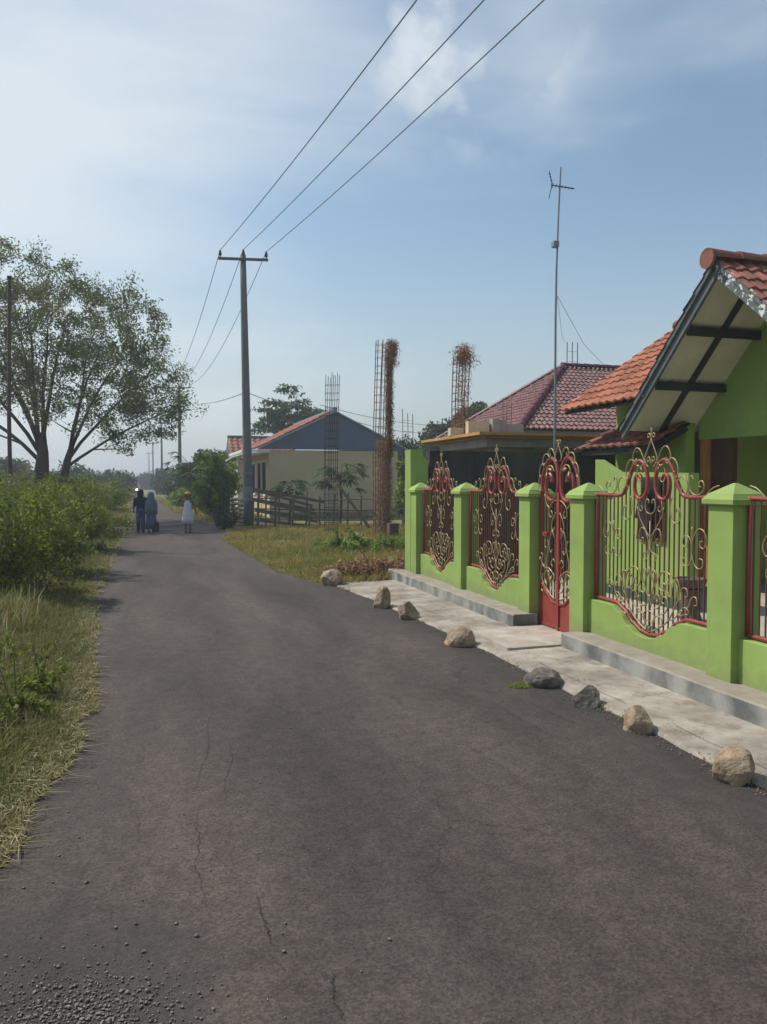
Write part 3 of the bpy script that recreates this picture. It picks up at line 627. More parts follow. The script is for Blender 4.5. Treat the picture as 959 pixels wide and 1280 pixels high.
GG = [
 (.007, [(0, 1.88), (.02, 1.83), (.055, 1.77), (.06, 1.73), (.03, 1.70)]), (.006, [(0, 1.875), (.012, 1.905), (.038, 1.905), (.04, 1.88), (.025, 1.88)]),
 (.007, [(.05, 1.73), (.085, 1.79), (.13, 1.83), (.18, 1.82), (.195, 1.77), (.165, 1.75), (.155, 1.78)]),
 (.007, [(.17, 1.745), (.22, 1.78), (.285, 1.765), (.31, 1.70), (.285, 1.665), (.26, 1.69)]),
 (.007, [(.27, 1.68), (.33, 1.68), (.375, 1.62), (.365, 1.55), (.335, 1.56)]), (.007, [(.35, 1.57), (.385, 1.52), (.385, 1.44), (.35, 1.41), (.335, 1.44)]),
 (.008, [(.07, 1.60), (.12, 1.655), (.18, 1.66), (.225, 1.62), (.22, 1.56)]),
 (.007, [(.04, 1.32), (.10, 1.30), (.16, 1.25), (.17, 1.18), (.13, 1.15), (.105, 1.19), (.13, 1.215)]), (.007, [(.04, 1.20), (.09, 1.14), (.12, 1.06), (.09, 1.02), (.065, 1.05)]),
 (.007, [(.26, 1.38), (.22, 1.28), (.16, 1.24)]), (.007, [(.06, .95), (.11, 1.02), (.15, .95), (.16, .85), (.13, .80), (.105, .83)]),
 (.008, [(.20, .93), (.17, .89), (.19, .80), (.22, .72), (.20, .62), (.14, .54), (.08, .52), (.055, .57), (.085, .60)]),
 (.007, [(.24, .92), (.25, .86), (.22, .84)]),
 (.008, [(.33, .78), (.29, .76), (.31, .69), (.25, .64), (.17, .64), (.09, .60)]), (.008, [(.05, .35), (.12, .37), (.20, .44), (.25, .53), (.23, .60), (.17, .61), (.15, .56), (.18, .53)]),
 (.008, [(.32, .50), (.33, .60), (.30, .66), (.26, .66), (.255, .62)]), (.008, [(.04, .42), (.09, .43), (.12, .48), (.10, .52), (.06, .51)]),
 (.007, [(.16, .39), (.24, .44), (.30, .52), (.28, .57)]), (.007, [(.04, .70), (.08, .74), (.12, .70), (.09, .66)]), (.007, [(.30, .48), (.24, .49), (.205, .46), (.23, .44)]),
]
mb = MB()
for r, st in mirror(GG): mb.tube([to(p.x, p.y, -.022) for p in spline(st, 4)], r*.85, 5)
for sg in (-1, 1):
    for (a, b, L_, an, wd) in ((.14, 1.62, .12, 15, .022), (.215, 1.56, .10, 100, .02), (.12, .53, .13, 120, .026), (.20, .48, .12, 60, .022), (.28, .40, .07, 40, .015), (.33, .72, .06, 80, .014)):
        an_ = R(an); u = Vector((0, sg*math.cos(an_), math.sin(an_))); v = Vector((0, -u.z, u.y)); q = to(sg*a, b, -.03)
        mb.add([q-u*L_/2, q+v*wd, q+u*L_/2, q-v*wd, q+Vector((-.014, 0, 0)), q+Vector((.01, 0, 0))], [(0, 1, 4), (1, 2, 4), (2, 3, 4), (3, 0, 4), (1, 0, 5), (2, 1, 5), (3, 2, 5), (0, 3, 5)])
mb.build('scrollwork', M['gold'], gate, smooth=True)
mb = MB(); mb.tube([to(.28, .98, -.03), to(.20, .98, -.05)], .009, 8); mb.box(FX-.05, FX-.02, gc+.17, gc+.25, .955, 1.0, bev=.004); mb.build('latch', M['redpaint'], gate)
# ------------------------------------------------------------------ tiled roofs
def tile_mat(name, c, dark, rough=.75, spec=.3, moss=.5):  # moss: amount of second-colour blotches; on the glazed tile these are painted glints
    m, nt, b = new_mat(name); L = nt.links.new
    at = N(nt, 'ShaderNodeAttribute'); at.attribute_name = 'tile'; tc = N(nt, 'ShaderNodeTexCoord')
    n1 = N(nt, 'ShaderNodeTexNoise', Scale=7.0, Detail=6.0, Roughness=.7); L(tc.outputs['Object'], n1.inputs['Vector'])
    r1 = N(nt, 'ShaderNodeValToRGB'); e = r1.color_ramp.elements; e[0].position = .4; e[1].position = .7; e[0].color = (0, 0, 0, 1); e[1].color = (moss,)*3+(1,); L(n1.outputs['Fac'], r1.inputs['Fac'])
    hs = N(nt, 'ShaderNodeHueSaturation'); hs.inputs['Color'].default_value = rgba(c)
    mr = N(nt, 'ShaderNodeMapRange'); mr.inputs['To Min'].default_value = .65; mr.inputs['To Max'].default_value = 1.3; L(at.outputs['Fac'], mr.inputs['Value']); L(mr.outputs[0], hs.inputs['Value'])
    mx = N(nt, 'ShaderNodeMix', data_type='RGBA'); L(r1.outputs[0], mx.inputs[0]); L(hs.outputs[0], mx.inputs[6]); mx.inputs[7].default_value = rgba(dark); L(mx.outputs[2], b.inputs['Base Color'])
    b.inputs['Roughness'].default_value = rough; b.inputs['Specular IOR Level'].default_value = spec
    bp = N(nt, 'ShaderNodeBump', Strength=.25, Distance=.01); L(n1.outputs['Fac'], bp.inputs['Height']); L(bp.outputs[0], b.inputs['Normal'])
    return m
def tile_roof(name, O, U, V, W, Lr, m, parent, tw=.19, ch=.24, amp=.030, step=.03, mask=None, under=.03, jit=.006, name_part=None):
    """real pantile relief: a wave across, a step at each course; O lower corner, U along the eave, V up the slope"""
    O = Vector(O); U = Vector(U).normalized(); V = Vector(V).normalized(); Nn = U.cross(V).normalized()
    if Nn.z < 0: Nn = -Nn
    nt_ = int(round(W/tw)); nc = int(round(Lr/ch)); q = 8; vs = []; fs = []; tv = []; r = random.Random(3)
    for c in range(nc):
        for t in range(nt_):
            uc = (t+.5)*tw; vc = (c+.5)*ch
            if mask and not mask(uc, vc): continue
            val = r.random(); du = r.uniform(-1, 1)*jit; dv = r.uniform(-1, 1)*jit*1.5; dh = r.uniform(0, 1)*jit; b = len(vs)
            for j, (vv, hh) in enumerate(((c*ch+dv-.012, 0.0), (c*ch+dv-.012, step), ((c+1)*ch+dv, .004))):
                for k in range(q+1):
                    x = k/q; h = amp*(.5-.5*math.cos(2*math.pi*(x+.12)))+(.010 if k == q else 0)
                    vs.append(O+U*((t+x)*tw+du)+V*vv+Nn*(hh+h*(1 if j else .85)+dh))
            for j in range(2):
                for k in range(q): fs.append((b+j*(q+1)+k, b+j*(q+1)+k+1, b+(j+1)*(q+1)+k+1, b+(j+1)*(q+1)+k)); tv.append(val)
    me = bpy.data.meshes.new(name); me.from_pydata([tuple(v) for v in vs], [], fs)
    a = me.attributes.new('tile', 'FLOAT', 'FACE'); a.data.foreach_set('value', tv)
    return link(me, name, m, parent)
def ridge_caps(name, a, b, r, m, parent, seg=.33, ends=True):
    a = Vector(a); b = Vector(b); d = b-a; n = max(1, int(d.length/seg)); mb = MB(); sd_ = d.normalized(); side = sd_.cross(Vector((0, 0, 1))).normalized(); up = side.cross(sd_)
    for i in range(n):
        p = a+d*(i/n)-sd_*.02; q = a+d*((i+1)/n)+sd_*.02; vs = []
        for pt, rr in ((p, r*1.1), (q, r*.92)):
            for k in range(9): an = math.pi*k/8; vs.append(pt+side*math.cos(an)*rr+up*(math.sin(an)*rr))
        fs = [(k, k+1, k+10, k+9) for k in range(8)]+[tuple(range(9)), tuple(range(17, 8, -1))]
        mb.add(vs, fs)
    if ends:
        p = a-sd_*.03; vs = [p+side*math.cos(2*math.pi*k/16)*r*1.12+up*math.sin(2*math.pi*k/16)*r*1.12 for k in range(16)]; mb.prism(vs, -sd_*.035)
    return mb.build(name, m, parent)
M['tile'] = tile_mat('terracotta tile', (.35, .135, .09), (.13, .07, .05))
M['tile_or'] = tile_mat('orange clay tile', (.39, .145, .08), (.18, .10, .06), moss=.35)
M['tile_old'] = tile_mat('old mossy tile', (.30, .11, .07), (.05, .042, .036), moss=.9)
M['tile_glz'] = tile_mat('glazed maroon tile', (.175, .058, .048), (.38, .28, .25), .24, .8, .55)  # pale second colour paints whitish glints into the tile
M['fascia'] = mat('peeling slate grey board', (.105, .12, .125), .75, .25, 4, .3, 30)
m_, nt_p, b_p = new_mat('board with flaking white paint'); L = nt_p.links.new
tcx = N(nt_p, 'ShaderNodeTexCoord'); nx = N(nt_p, 'ShaderNodeTexNoise', Scale=11.0, Detail=7.0, Roughness=.7); L(tcx.outputs['Object'], nx.inputs['Vector'])
rx = N(nt_p, 'ShaderNodeValToRGB'); e = rx.color_ramp.elements; e[0].position = .535; e[1].position = .56; e[0].color = (.10, .115, .12, 1); e[1].color = (.66, .68, .68, 1); L(nx.outputs['Fac'], rx.inputs['Fac']); L(rx.outputs[0], b_p.inputs['Base Color']); b_p.inputs['Roughness'].default_value = .8
M['flake'] = m_
M['soffit'] = mat('cream soffit panels', (.62, .60, .46), .85, .12, 2, .05, 20, stain=(.45, .42, .32), stain_amt=.4)
M['batten'] = mat('dark painted rafters', (.028, .030, .032), .7, .3, 6, .1)
M['wood'] = mat('varnished brown wood', (.34, .14, .045), .5, .3, 6, .1, 30, c2=(.46, .20, .06), stretch=(3, 3, .4))
M['wood_dk'] = mat('dark brown wood', (.085, .035, .018), .6, .3, 6, .1, stretch=(3, 3, .4))
M['dark_glass'] = mat('dark window glass', (.012, .013, .014), .12, .2, 3, 0, spec=.8)

house = empty('green_house', (9, 8, 0)); tag(house, 'lime green house with terracotta gable roof and cream panelled eaves behind the iron fence', 'house')
AX, AY, AZ = 6.28, 7.48, 4.0           # apex of the front rake
SL, SR = .995, .86                      # slopes down to the far side and to the near side
WX, CYW = 7.40, 9.12                    # gable wall plane, its far corner
EYL, EYR = 9.26, 5.3
zl = lambda y: AZ-(y-AY)*SL
zr = lambda y: AZ-(AY-y)*SR
# soffit boards (undersides), 12 mm thick
roof = MB(); th = .03
roof.prism([(AX+.04, AY, AZ-.02), (AX+.04, EYL, zl(EYL)-.02), (AX+.04, EYL, zl(EYL)-.02+th), (AX+.04, AY, AZ-.02+th)], (9.6, 0, 0))
roof.prism([(AX+.04, AY, AZ-.02), (AX+.04, EYR, zr(EYR)-.02), (AX+.04, EYR, zr(EYR)-.02+th), (AX+.04, AY, AZ-.02+th)], (9.6, 0, 0))
rf = roof.build('roof', M['soffit'], house)
mb = MB()
for y in (8.02, 8.62): mb.box(AX+.05, WX, y-.035, y+.035, zl(y)-.16, zl(y)-.055)             # purlins carrying the overhang
for y in (6.85, 6.2): mb.box(AX+.05, WX, y-.035, y+.035, zr(y)-.16, zr(y)-.055)
x = 6.86
mb.beam((x, AY+.06, zl(AY+.06)-.05), (x, EYL-.02, zl(EYL-.02)-.05), .065, .05); mb.beam((x, AY-.06, zr(AY-.06)-.05), (x, EYR, zr(EYR)-.05), .065, .05)
mb.build('rafters', M['batten'], rf)
def rake(y1, zf, m, name):
    mb = MB(); y0 = AY
    mb.prism([(AX-.012, y0, zf(y0)+.055), (AX-.012, y1, zf(y1)+.055), (AX-.012, y1, zf(y1)-.10), (AX-.012, y0, zf(y0)-.135)], (.04, 0, 0))
    mb.prism([(AX-.045, y0, zf(y0)+.09), (AX-.045, y1, zf(y1)+.09), (AX-.045, y1, zf(y1)+.005), (AX-.045, y0, zf(y0)+.0)], (.031, 0, 0))
    return mb.build(name, m, rf)
rake(EYL+.04, zl, M['fascia'], 'rake_board'); tag(rake(EYR, zr, M['flake'], 'rake_board'), 'near rake board with white paint flaking off')
sl_ = math.hypot(1, SL); sr_ = math.hypot(1, SR)
tile_roof('tiles', (AX-.06, EYL+.06, zl(EYL+.06)+.045), (1, 0, 0), (0, -1, SL), 9.7, (EYL+.06-AY)*sl_, M['tile'], rf)
tile_roof('tiles', (AX-.06, EYR, zr(EYR)+.045), (1, 0, 0), (0, 1, SR), 9.7, (AY-EYR)*sr_, M['tile'], rf)
ridge_caps('ridge', (AX-.08, AY, AZ+.07), (AX+9.6, AY, AZ+.07), .105, M['tile'], rf, .36)
# walls
mb = MB()
def gz(y): return (zl(y) if y > AY else zr(y))-.022
mb.prism([(WX, CYW, 2.09), (WX, CYW, gz(CYW)), (WX, AY, gz(AY)), (WX, 5.45, gz(5.45)), (WX, 5.45, 2.09)], (.15, 0, 0))
mb.build('gable_wall', M['green'], house)
mb = MB(); mb.box(8.62, 8.77, 5.45, 8.985, .05, 3.3); mb.box(WX+.153, 15.8, 8.99, 9.12, .05, 2.31); mb.box(8.5, 15.8, 5.45, 5.6, .05, 2.2); mb.box(15.65, 15.8, 5.6, 8.985, .05, 3.2)
mb.build('wall', M['green'], house)
mb = MB(); mb.box(WX+.153, 8.615, 5.5, 8.985, 2.40, 2.43); mb.build('porch_ceiling', M['soffit'], house)
mb = MB(); mb.box(WX+.01, WX+.14, 8.90, 9.10, .05, 2.087); mb.build('post', M['wood'], house)
mb = MB(); mb.box(WX+.025, WX+.12, 8.50, 8.89, .05, 2.085); mb.build('door', M['wood_dk'], house)
mb = MB(); mb.box(WX+.01, WX+.14, 5.47, 5.60, .05, 2.087); mb.build('post', M['wood'], house)
# rear wing: wall facing the road, roof facing the road
WYE = 10.85; EX, EZ, TX, TZ = 6.30, 2.60, 8.55, 4.08
mb = MB(); mb.prism([(7.20, 9.14, .05), (7.20, WYE-.01, .05), (7.20, WYE-.01, 2.98), (7.20, 9.14, 2.98)], (.15, 0, 0)); mb.prism([(7.36, WYE-.16, .05), (9.6, WYE-.16, .05), (9.6, WYE-.16, 3.3), (7.36, WYE-.16, 3.0)], (0, .15, 0))
mb.build('wall', M['green'], house)
mb = MB(); mb.prism([(EX+.03, 9.0, EZ-.03), (TX, 9.0, TZ-.03), (TX+2.2, 9.0, EZ-.03), (TX+2.2, 9.0, EZ+.0), (TX, 9.0, TZ+.01), (EX+.03, 9.0, EZ+.01)], (0, WYE+.10-9.0, 0)); r2_ = mb.build('roof', M['batten'], house)
wl = math.hypot(TX-EX, TZ-EZ)
tile_roof('tiles', (EX-.02, 8.6, EZ+.02), (0, 1, 0), (TX-EX, 0, TZ-EZ), WYE+.2-8.6, wl, M['tile_or'], r2_, mask=lambda u, v: not (8.6+u < 9.3 and (EZ+v*.55) < zl(8.6+u)-.05))
tile_roof('tiles', (TX+2.25, 8.6, EZ+.02), (0, 1, 0), (EX-TX, 0, TZ-EZ), WYE+.2-8.6, wl, M['tile_or'], r2_)
ridge_caps('ridge', (TX, WYE+.2, TZ+.05), (TX, 8.3, TZ+.05), .09, M['tile_or'], r2_, .35)
# lean-to over the side wall
mb = MB(); mb.prism([(6.62, 9.05, 1.99), (7.198, 9.05, 2.30), (7.198, 9.05, 2.33), (6.62, 9.05, 2.02)], (0, 1.86, 0)); ln = mb.build('lean_to', M['batten'], house)
mb = MB()
for y in (9.12, 9.7, 10.3, 10.84): mb.beam((6.64, y, 1.955), (7.19, y, 2.25), .05, .07)
mb.box(6.60, 6.66, 9.05, 10.91, 1.915, 1.985); mb.build('rafters', M['batten'], ln)
tile_roof('tiles', (6.56, 9.0, 2.00), (0, 1, 0), (.578, 0, .31), 1.95, .66, M['tile_old'], ln, tw=.2, ch=.22, jit=.012)
# louvre shutter / window on the side wall
py0 = P(830, 600, x=5.69).y; py1 = P(806, 600, x=5.69).y
fr = MB(); fr.box(5.665, 5.698, py0-.04, py1+.04, .80, 1.56); wn = fr.build('window', M['wood_dk'], house)
mb = MB(); mb.box(5.65, 5.664, py0, py1, .84, 1.53); mb.build('pane', M['dark_glass'], wn)
mb = MB(); mb.prism([(7.00, 10.84, .05), (7.198, 10.84, .05), (7.198, 10.84, 1.62), (7.0, 10.84, 1.62)], (0, -.12, 0))
mb.build('buttress', M['green'], house)
mb = MB(); mb.prism([(5.70, 9.05, .052), (5.70, 9.05, 1.80), (5.70, 8.62, 1.63), (5.70, 7.18, 1.60), (5.70, 7.18, .052)], (.14, 0, 0)); mb.box(5.845, 7.195, 8.92, 9.05, .052, 1.62); mb.build('side_wall', M['green'], house)
mb = MB(); mb.box(5.685, 5.698, 7.17, 9.055, .052, .17); mb.build('skirting', mat('dark green skirting', (.04, .10, .07), .6, .2, 4, 0), house)

# planter in the yard
p = P(871, 777, z=.05); t = empty('stone_planter', (p.x, p.y+.1, .05)); tag(t, 'dark stone pedestal pot standing in the yard behind the iron grille', 'planter')
M['darkstone'] = mat('dark weathered stone', (.075, .06, .052), .85, .4, 9, .4, 30, c2=(.13, .10, .085))
mb = MB(); mb.lathe((p.x, p.y+.1, .05), [(.105, 0), (.115, .03), (.10, .06), (.095, .30), (.115, .33)], 14); mb.build('pedestal', M['darkstone'], t, smooth=False)
mb = MB(); mb.lathe((p.x, p.y+.1, .05), [(.06, .331), (.13, .35), (.155, .40), (.165, .44), (.14, .445), (.12, .42), (.02, .415)], 14); mb.build('bowl', M['darkstone'], t)
# dark shirt hanging in front of the side wall
sx_ = P(803, 640, x=5.6); shirt = MB()
vs = []; prof = [(-.10, 1.30), (-.05, 1.34), (.05, 1.34), (.10, 1.30), (.22, 1.02), (.13, .98), (.12, .72), (-.12, .70), (-.13, .98), (-.2, 1.0)]
shirt.prism([(5.60+.02*math.sin(i*1.7), sx_.y-s*.8, z*.85+.22) for i, (s, z) in enumerate(prof)], (.045, 0, 0))
tag(shirt.build('shirt', mat('black cloth', (.018, .018, .022), .95, .3, 8, .3, 20), base=(5.6, sx_.y, .8)), 'black shirt hanging beside the dark window of the green house', 'clothes')

# ------------------------------------------------------------------ neighbour's dark cement wall
mb = MB(); n = 40; vs = []
M['darkwall'] = mat('dark bare cement render', (.038, .040, .038), .95, .3, 1.6, .35, 14, c2=(.055, .056, .05), stain=(.09, .095, .08), stain_amt=.45, stretch=(1, 1, .5))
xs = [4.03+i*(12.08)/n for i in range(n+1)]
for x in xs: vs += [(x, 10.93, 0), (x, 10.93, 1.972+.008*wob(x, 1.5, 2)), (x, 11.07, 1.972+.008*wob(x, 1.5, 2)), (x, 11.07, 0)]
mb.add(vs, [(4*i+k, 4*i+k+1, 4*i+k+5, 4*i+k+4) for i in range(n) for k in range(3)]+[(0, 1, 2, 3)])
tag(mb.build('cement_wall', M['darkwall'], base=(9, 11, 0)), 'dark unpainted cement boundary wall behind the green fence', 'wall')

# ------------------------------------------------------------------ maroon roofed house behind
M['wall_cream'] = mat('cream plaster', (.60, .52, .36), .85, .12, 1.5, .1, 20, stain=(.42, .36, .26), stain_amt=.5)
M['ochre'] = mat('ochre painted slab edge', (.50, .27, .085), .8, .2, 3, .1, 20, stain=(.30, .17, .08), stain_amt=.6)
nb_ = empty('maroon_roof_house', (12, 19, 0)); tag(nb_, 'house with hipped glazed maroon tile roof behind the dark cement wall', 'house')
cx0, cy0, cz0, aa, bb = 8.6, 17.0, 2.78, 2.78, 2.0
mb = MB(); mb.box(9.2, 18.4, 17.6, 21.9, 0, 2.85); mb.build('wall', M['concrete_grey'], nb_)
mb = MB(); mb.prism([(cx0, cy0, cz0-.16), (19, cy0, cz0-.16), (19, cy0, cz0-.02), (cx0, cy0, cz0-.02)], (0, .05, 0)); mb.prism([(cx0, cy0+.052, cz0-.16), (cx0, 22.56, cz0-.16), (cx0, 22.56, cz0-.02), (cx0, cy0+.052, cz0-.02)], (.05, 0, 0))
mb.add([(cx0, cy0, cz0), (19, cy0, cz0), (16.2, cy0+aa, cz0+bb), (cx0+aa, cy0+aa, cz0+bb), (cx0, 22.56, cz0), (19, 22.56, cz0)], [(0, 1, 2, 3), (0, 3, 4), (4, 3, 2, 5), (1, 5, 2), (0, 4, 5, 1)])
rr_ = mb.build('roof', M['fascia'], nb_); sln = math.hypot(aa, bb)
tile_roof('tiles', (cx0, cy0, cz0+.02), (1, 0, 0), (0, aa, bb), 10.4, sln, M['tile_glz'], rr_, tw=.15, ch=.18, amp=.036, mask=lambda u, v: u > v/sln*aa-.05 and u < 10.4-v/sln*aa)
tile_roof('tiles', (cx0, cy0, cz0+.02), (0, 1, 0), (aa, 0, bb), 5.56, sln, M['tile_glz'], rr_, tw=.15, ch=.18, amp=.036, mask=lambda u, v: u > v/sln*aa-.05 and u < 5.56-v/sln*aa+.1)
M['ridge_dk'] = mat('maroon ridge tile', (.12, .028, .03), .5, .3, 5, .1)
ridge_caps('ridge', (cx0+aa, cy0+aa, cz0+bb+.06), (16.2, cy0+aa, cz0+bb+.06), .09, M['ridge_dk'], rr_)
ridge_caps('ridge', (cx0, cy0, cz0+.06), (cx0+aa, cy0+aa, cz0+bb+.06), .085, M['ridge_dk'], rr_)
ridge_caps('ridge', (cx0, 22.56, cz0+.06), (cx0+aa, cy0+aa, cz0+bb+.06), .085, M['ridge_dk'], rr_)
# unfinished slab house in front of it
ub = empty('unfinished_house', (8.5, 15.5, 0)); tag(ub, 'unfinished concrete slab building with ochre edge and bare block parapets behind the dark wall', 'house')
mb = MB(); mb.box(6.75, 13.6, 14.4, 16.2, 0, 2.20); mb.build('wall', M['concrete_grey'], ub)
mb = MB(); mb.box(6.36, 14, 14.0, 16.6, 2.203, 2.36); mb.build('ceiling_slab', M['concrete_grey'], ub)
mb = MB(); mb.box(6.25, 14, 13.85, 16.8, 2.362, 2.41); mb.box(6.05, 14, 13.65, 17.0, 2.412, 2.47); mb.build('slab', M['ochre'], ub)
def at_y(px, y): return P(px, 600, y=y).x
mb = MB(); mb.box(at_y(583, 14.6), at_y(609, 14.6), 14.5, 14.65, 2.473, 2.74); mb.build('block_parapet', M['wall_cream'], ub); mb = MB(); mb.box(at_y(561, 15.2), at_y(577, 15.2), 15.1, 15.25, 2.473, 2.64)
mb.build('block_parapet', M['wall_cream'], ub)
mb = MB(); xa, xb = at_y(611, 14.6), at_y(646, 14.6)
mb.box(xa, xa+.16, 14.42, 14.58, 2.473, 2.79); mb.build('block_pier', M['concrete_grey'], ub); mb = MB(); mb.box(xa+.163, xa+.36, 14.5, 14.65, 2.473, 2.78); mb.box(xa+.363, xb+.1, 14.5, 14.65, 2.473, 2.70)
mb.build('block_parapet', M['concrete_grey'], ub)
M['pane'] = M['dark_glass']

# ------------------------------------------------------------------ rebar columns
M['rust'] = mat('rusted rebar', (.15, .08, .055), .85, .35, 14, .2, 60, c2=(.23, .12, .08))
M['rebar_dk'] = mat('dark rebar', (.045, .042, .042), .8, .3, 14, 0)
M['vine'] = leaf_mat('dry brown vine', (.30, .17, .10), (.40, .24, .15), .25, .4, 3.0, rough=.8)
def rebar(px, x, y, z0, z1, w_, d_, n, label, r=.009, mk='rebar_dk', lean=0, tie=.2, uneven=.15, seed=1, group='bare rebar columns'):
    rr = random.Random(seed); t = empty('rebar_column', (x, y, z0)); tag(t, label, 'rebar column', group)
    mb = MB(); bars = [(-.5+i/(n-1) if n > 1 else 0, s) for s in ((-.5, .5) if d_ else (0,)) for i in range(n)]
    for a, s in bars:
        zt = z1-rr.random()*uneven; l2 = lean*(1+rr.uniform(-.3, .3))
        mb.tube([(x+a*w_, y+s*d_, z0), (x+a*w_+rr.uniform(-.01, .01), y+s*d_, (z0+zt)/2), (x+a*w_+l2, y+s*d_, zt)], r, 5)
    mb.build('bars', M[mk], t); mb = MB(); z = z0+.15
    while z < z1-uneven-.05:
        k = lean*(z-z0)/(z1-z0)**1.0; hw, hd = w_/2+.008, d_/2+.008
        if d_: mb.tube([(x-hw+k*.6, y-hd, z), (x+hw+k*.6, y-hd, z+.01), (x+hw+k*.6, y+hd, z), (x-hw+k*.6, y+hd, z)], .0055, 4, closed=True)
        else: mb.tube([(x-hw+k*.6, y, z), (x+hw+k*.6, y, z)], .0055, 4)
        z += tie*rr.uniform(.85, 1.15)
    mb.build('stirrups', M[mk], t); return t
def vine(t, x, y, segs, n, spread, size=.07, seed=5):
    r = np.random.default_rng(seed); C = []
    for (z0, z1, dx, wgt, sp) in segs:
        k = int(n*wgt); zz = r.uniform(z0, z1, k); C.append(np.stack([x+dx+r.normal(0, sp, k), y+r.normal(0, sp, k), zz+r.normal(0, .05, k)], 1))
    C = np.concatenate(C); V, Fc = leaf_arrays(C, size, .8, .28, r); np_mesh('vine', V, Fc, M['vine'], t)
pA = P(414, 668, z=0); rebar(0, pA.x, pA.y, 0, 4.62, .34, .22, 4, 'dark bare rebar column in front of the blue gable', lean=.06, seed=2)
pB = P(478, 672, z=0); tB = rebar(0, pB.x-.02, pB.y, 0, 5.30, .40, .2, 4, 'tallest rebar column with dry brown vine climbing its right side', mk='rust', lean=.10, seed=4, uneven=.08, r=.012)
vine(tB, pB.x+.17, pB.y-.1, [(0, 4.6, -.03, .30, .05), (0, 2.6, -.17, .50, .12), (2.2, 4.8, .0, .45, .055), (4.6, 5.25, .05, .20, .085), (4.9, 5.2, .14, .04, .04)], 11500, .06, .055)
xC = P(575, 500, y=15.9).x
tC = rebar(0, xC, 15.9, 2.475, 4.40, .30, .22, 3, 'rebar column on the ochre slab topped by a bushy tuft of dry vine', mk='rust', lean=.04, seed=6, tie=.16, r=.012)
vine(tC, xC+.05, 15.9, [(2.5, 3.0, 0, .25, .11), (3.0, 4.2, .02, .22, .09), (4.15, 4.48, .03, .50, .10), (4.05, 4.35, .08, .10, .15)], 3200, .1, .055, 8)
p = P(511, 545, d=25); rebar(0, p.x, p.y, 0, P(511, 505, d=25).z, .34, 0, 3, 'small leaning rebar cage far behind the tall green end pillar', lean=-.05, seed=9, r=.011, uneven=.35)
p = P(715, 500, d=23.5); rebar(0, p.x, p.y, 0, P(715, 428, d=23.5).z, .36, 0, 3, 'three upright rebars rising behind the maroon roof ridge', seed=12, r=.013, uneven=.02, tie=.3)
p = P(634, 520, y=15.3); rebar(0, p.x, 15.3, 2.475, P(634, 497, y=15.3).z, .20, 0, 3, 'thin short rebars standing on the ochre slab before the maroon roof', seed=14, r=.007, mk='rust', tie=.25)

# antenna mast
p = P(689, 600, y=12.4); t = empty('antenna_mast', (p.x, 12.4, 0)); tag(t, 'tall thin steel mast carrying a television antenna behind the cement wall', 'antenna')
M['galv'] = mat('dull galvanised steel', (.23, .25, .27), .5, .2, 12, 0, metal=.5)
pt = P(701, 209, y=12.4); mb = MB()
q = [Vector((p.x, 12.4, 0)).lerp(pt, k/8)+Vector((.03*math.sin(k*.8), 0, 0)) for k in range(9)]; mb.tube(q, [.026, .026, .024, .024, .021, .021, .019, .016, .014], 7); mb.build('mast', M['galv'], t)
ah = P(700, 233, y=12.4); mb = MB(); c = ah
bm_d = Vector((.75, -.45, -.22)).normalized(); cr_d = Vector((.35, .8, 0)).normalized(); bm_d *= .62; cr_d *= .62; mb.tube([c-bm_d*.26, c+bm_d*.42], .011, 5)
for k in range(7): a = c+bm_d*(-.20+k*.09); l_ = .17-.012*k; mb.tube([a-cr_d*l_, a+cr_d*l_], .006, 4)
for s in (-1, 1):
    a = c-bm_d*.22; mb.tube([a+Vector((0, 0, .03)), a+Vector((-.06, 0, .22*s))+cr_d*.02], .008, 4)
    for k in range(4): b_ = a+Vector((-.06, 0, .22*s))*((k+1)/4); mb.tube([b_-cr_d*.16, b_+cr_d*.16], .005, 4)
mb.build('antenna_head', M['rebar_dk'], t)
c = P(696, 306, y=12.4); mb = MB(); mb.box(c.x-.10, c.x+.01, 12.32, 12.42, c.z-.06, c.z+.05, bev=.012); mb.build('booster_box', M['galv'], t)
mb = MB(); a = P(697, 370, y=12.4); b_ = P(706, 428, d=23.4); mb.tube([a, a.lerp(b_, .5)-Vector((0, 0, .25)), b_], .004, 4); mb.tube([a, P(730, 430, y=13), P(768, 470, y=14)], .0035, 4)
mb.build('guy_wire', M['rebar_dk'], t)
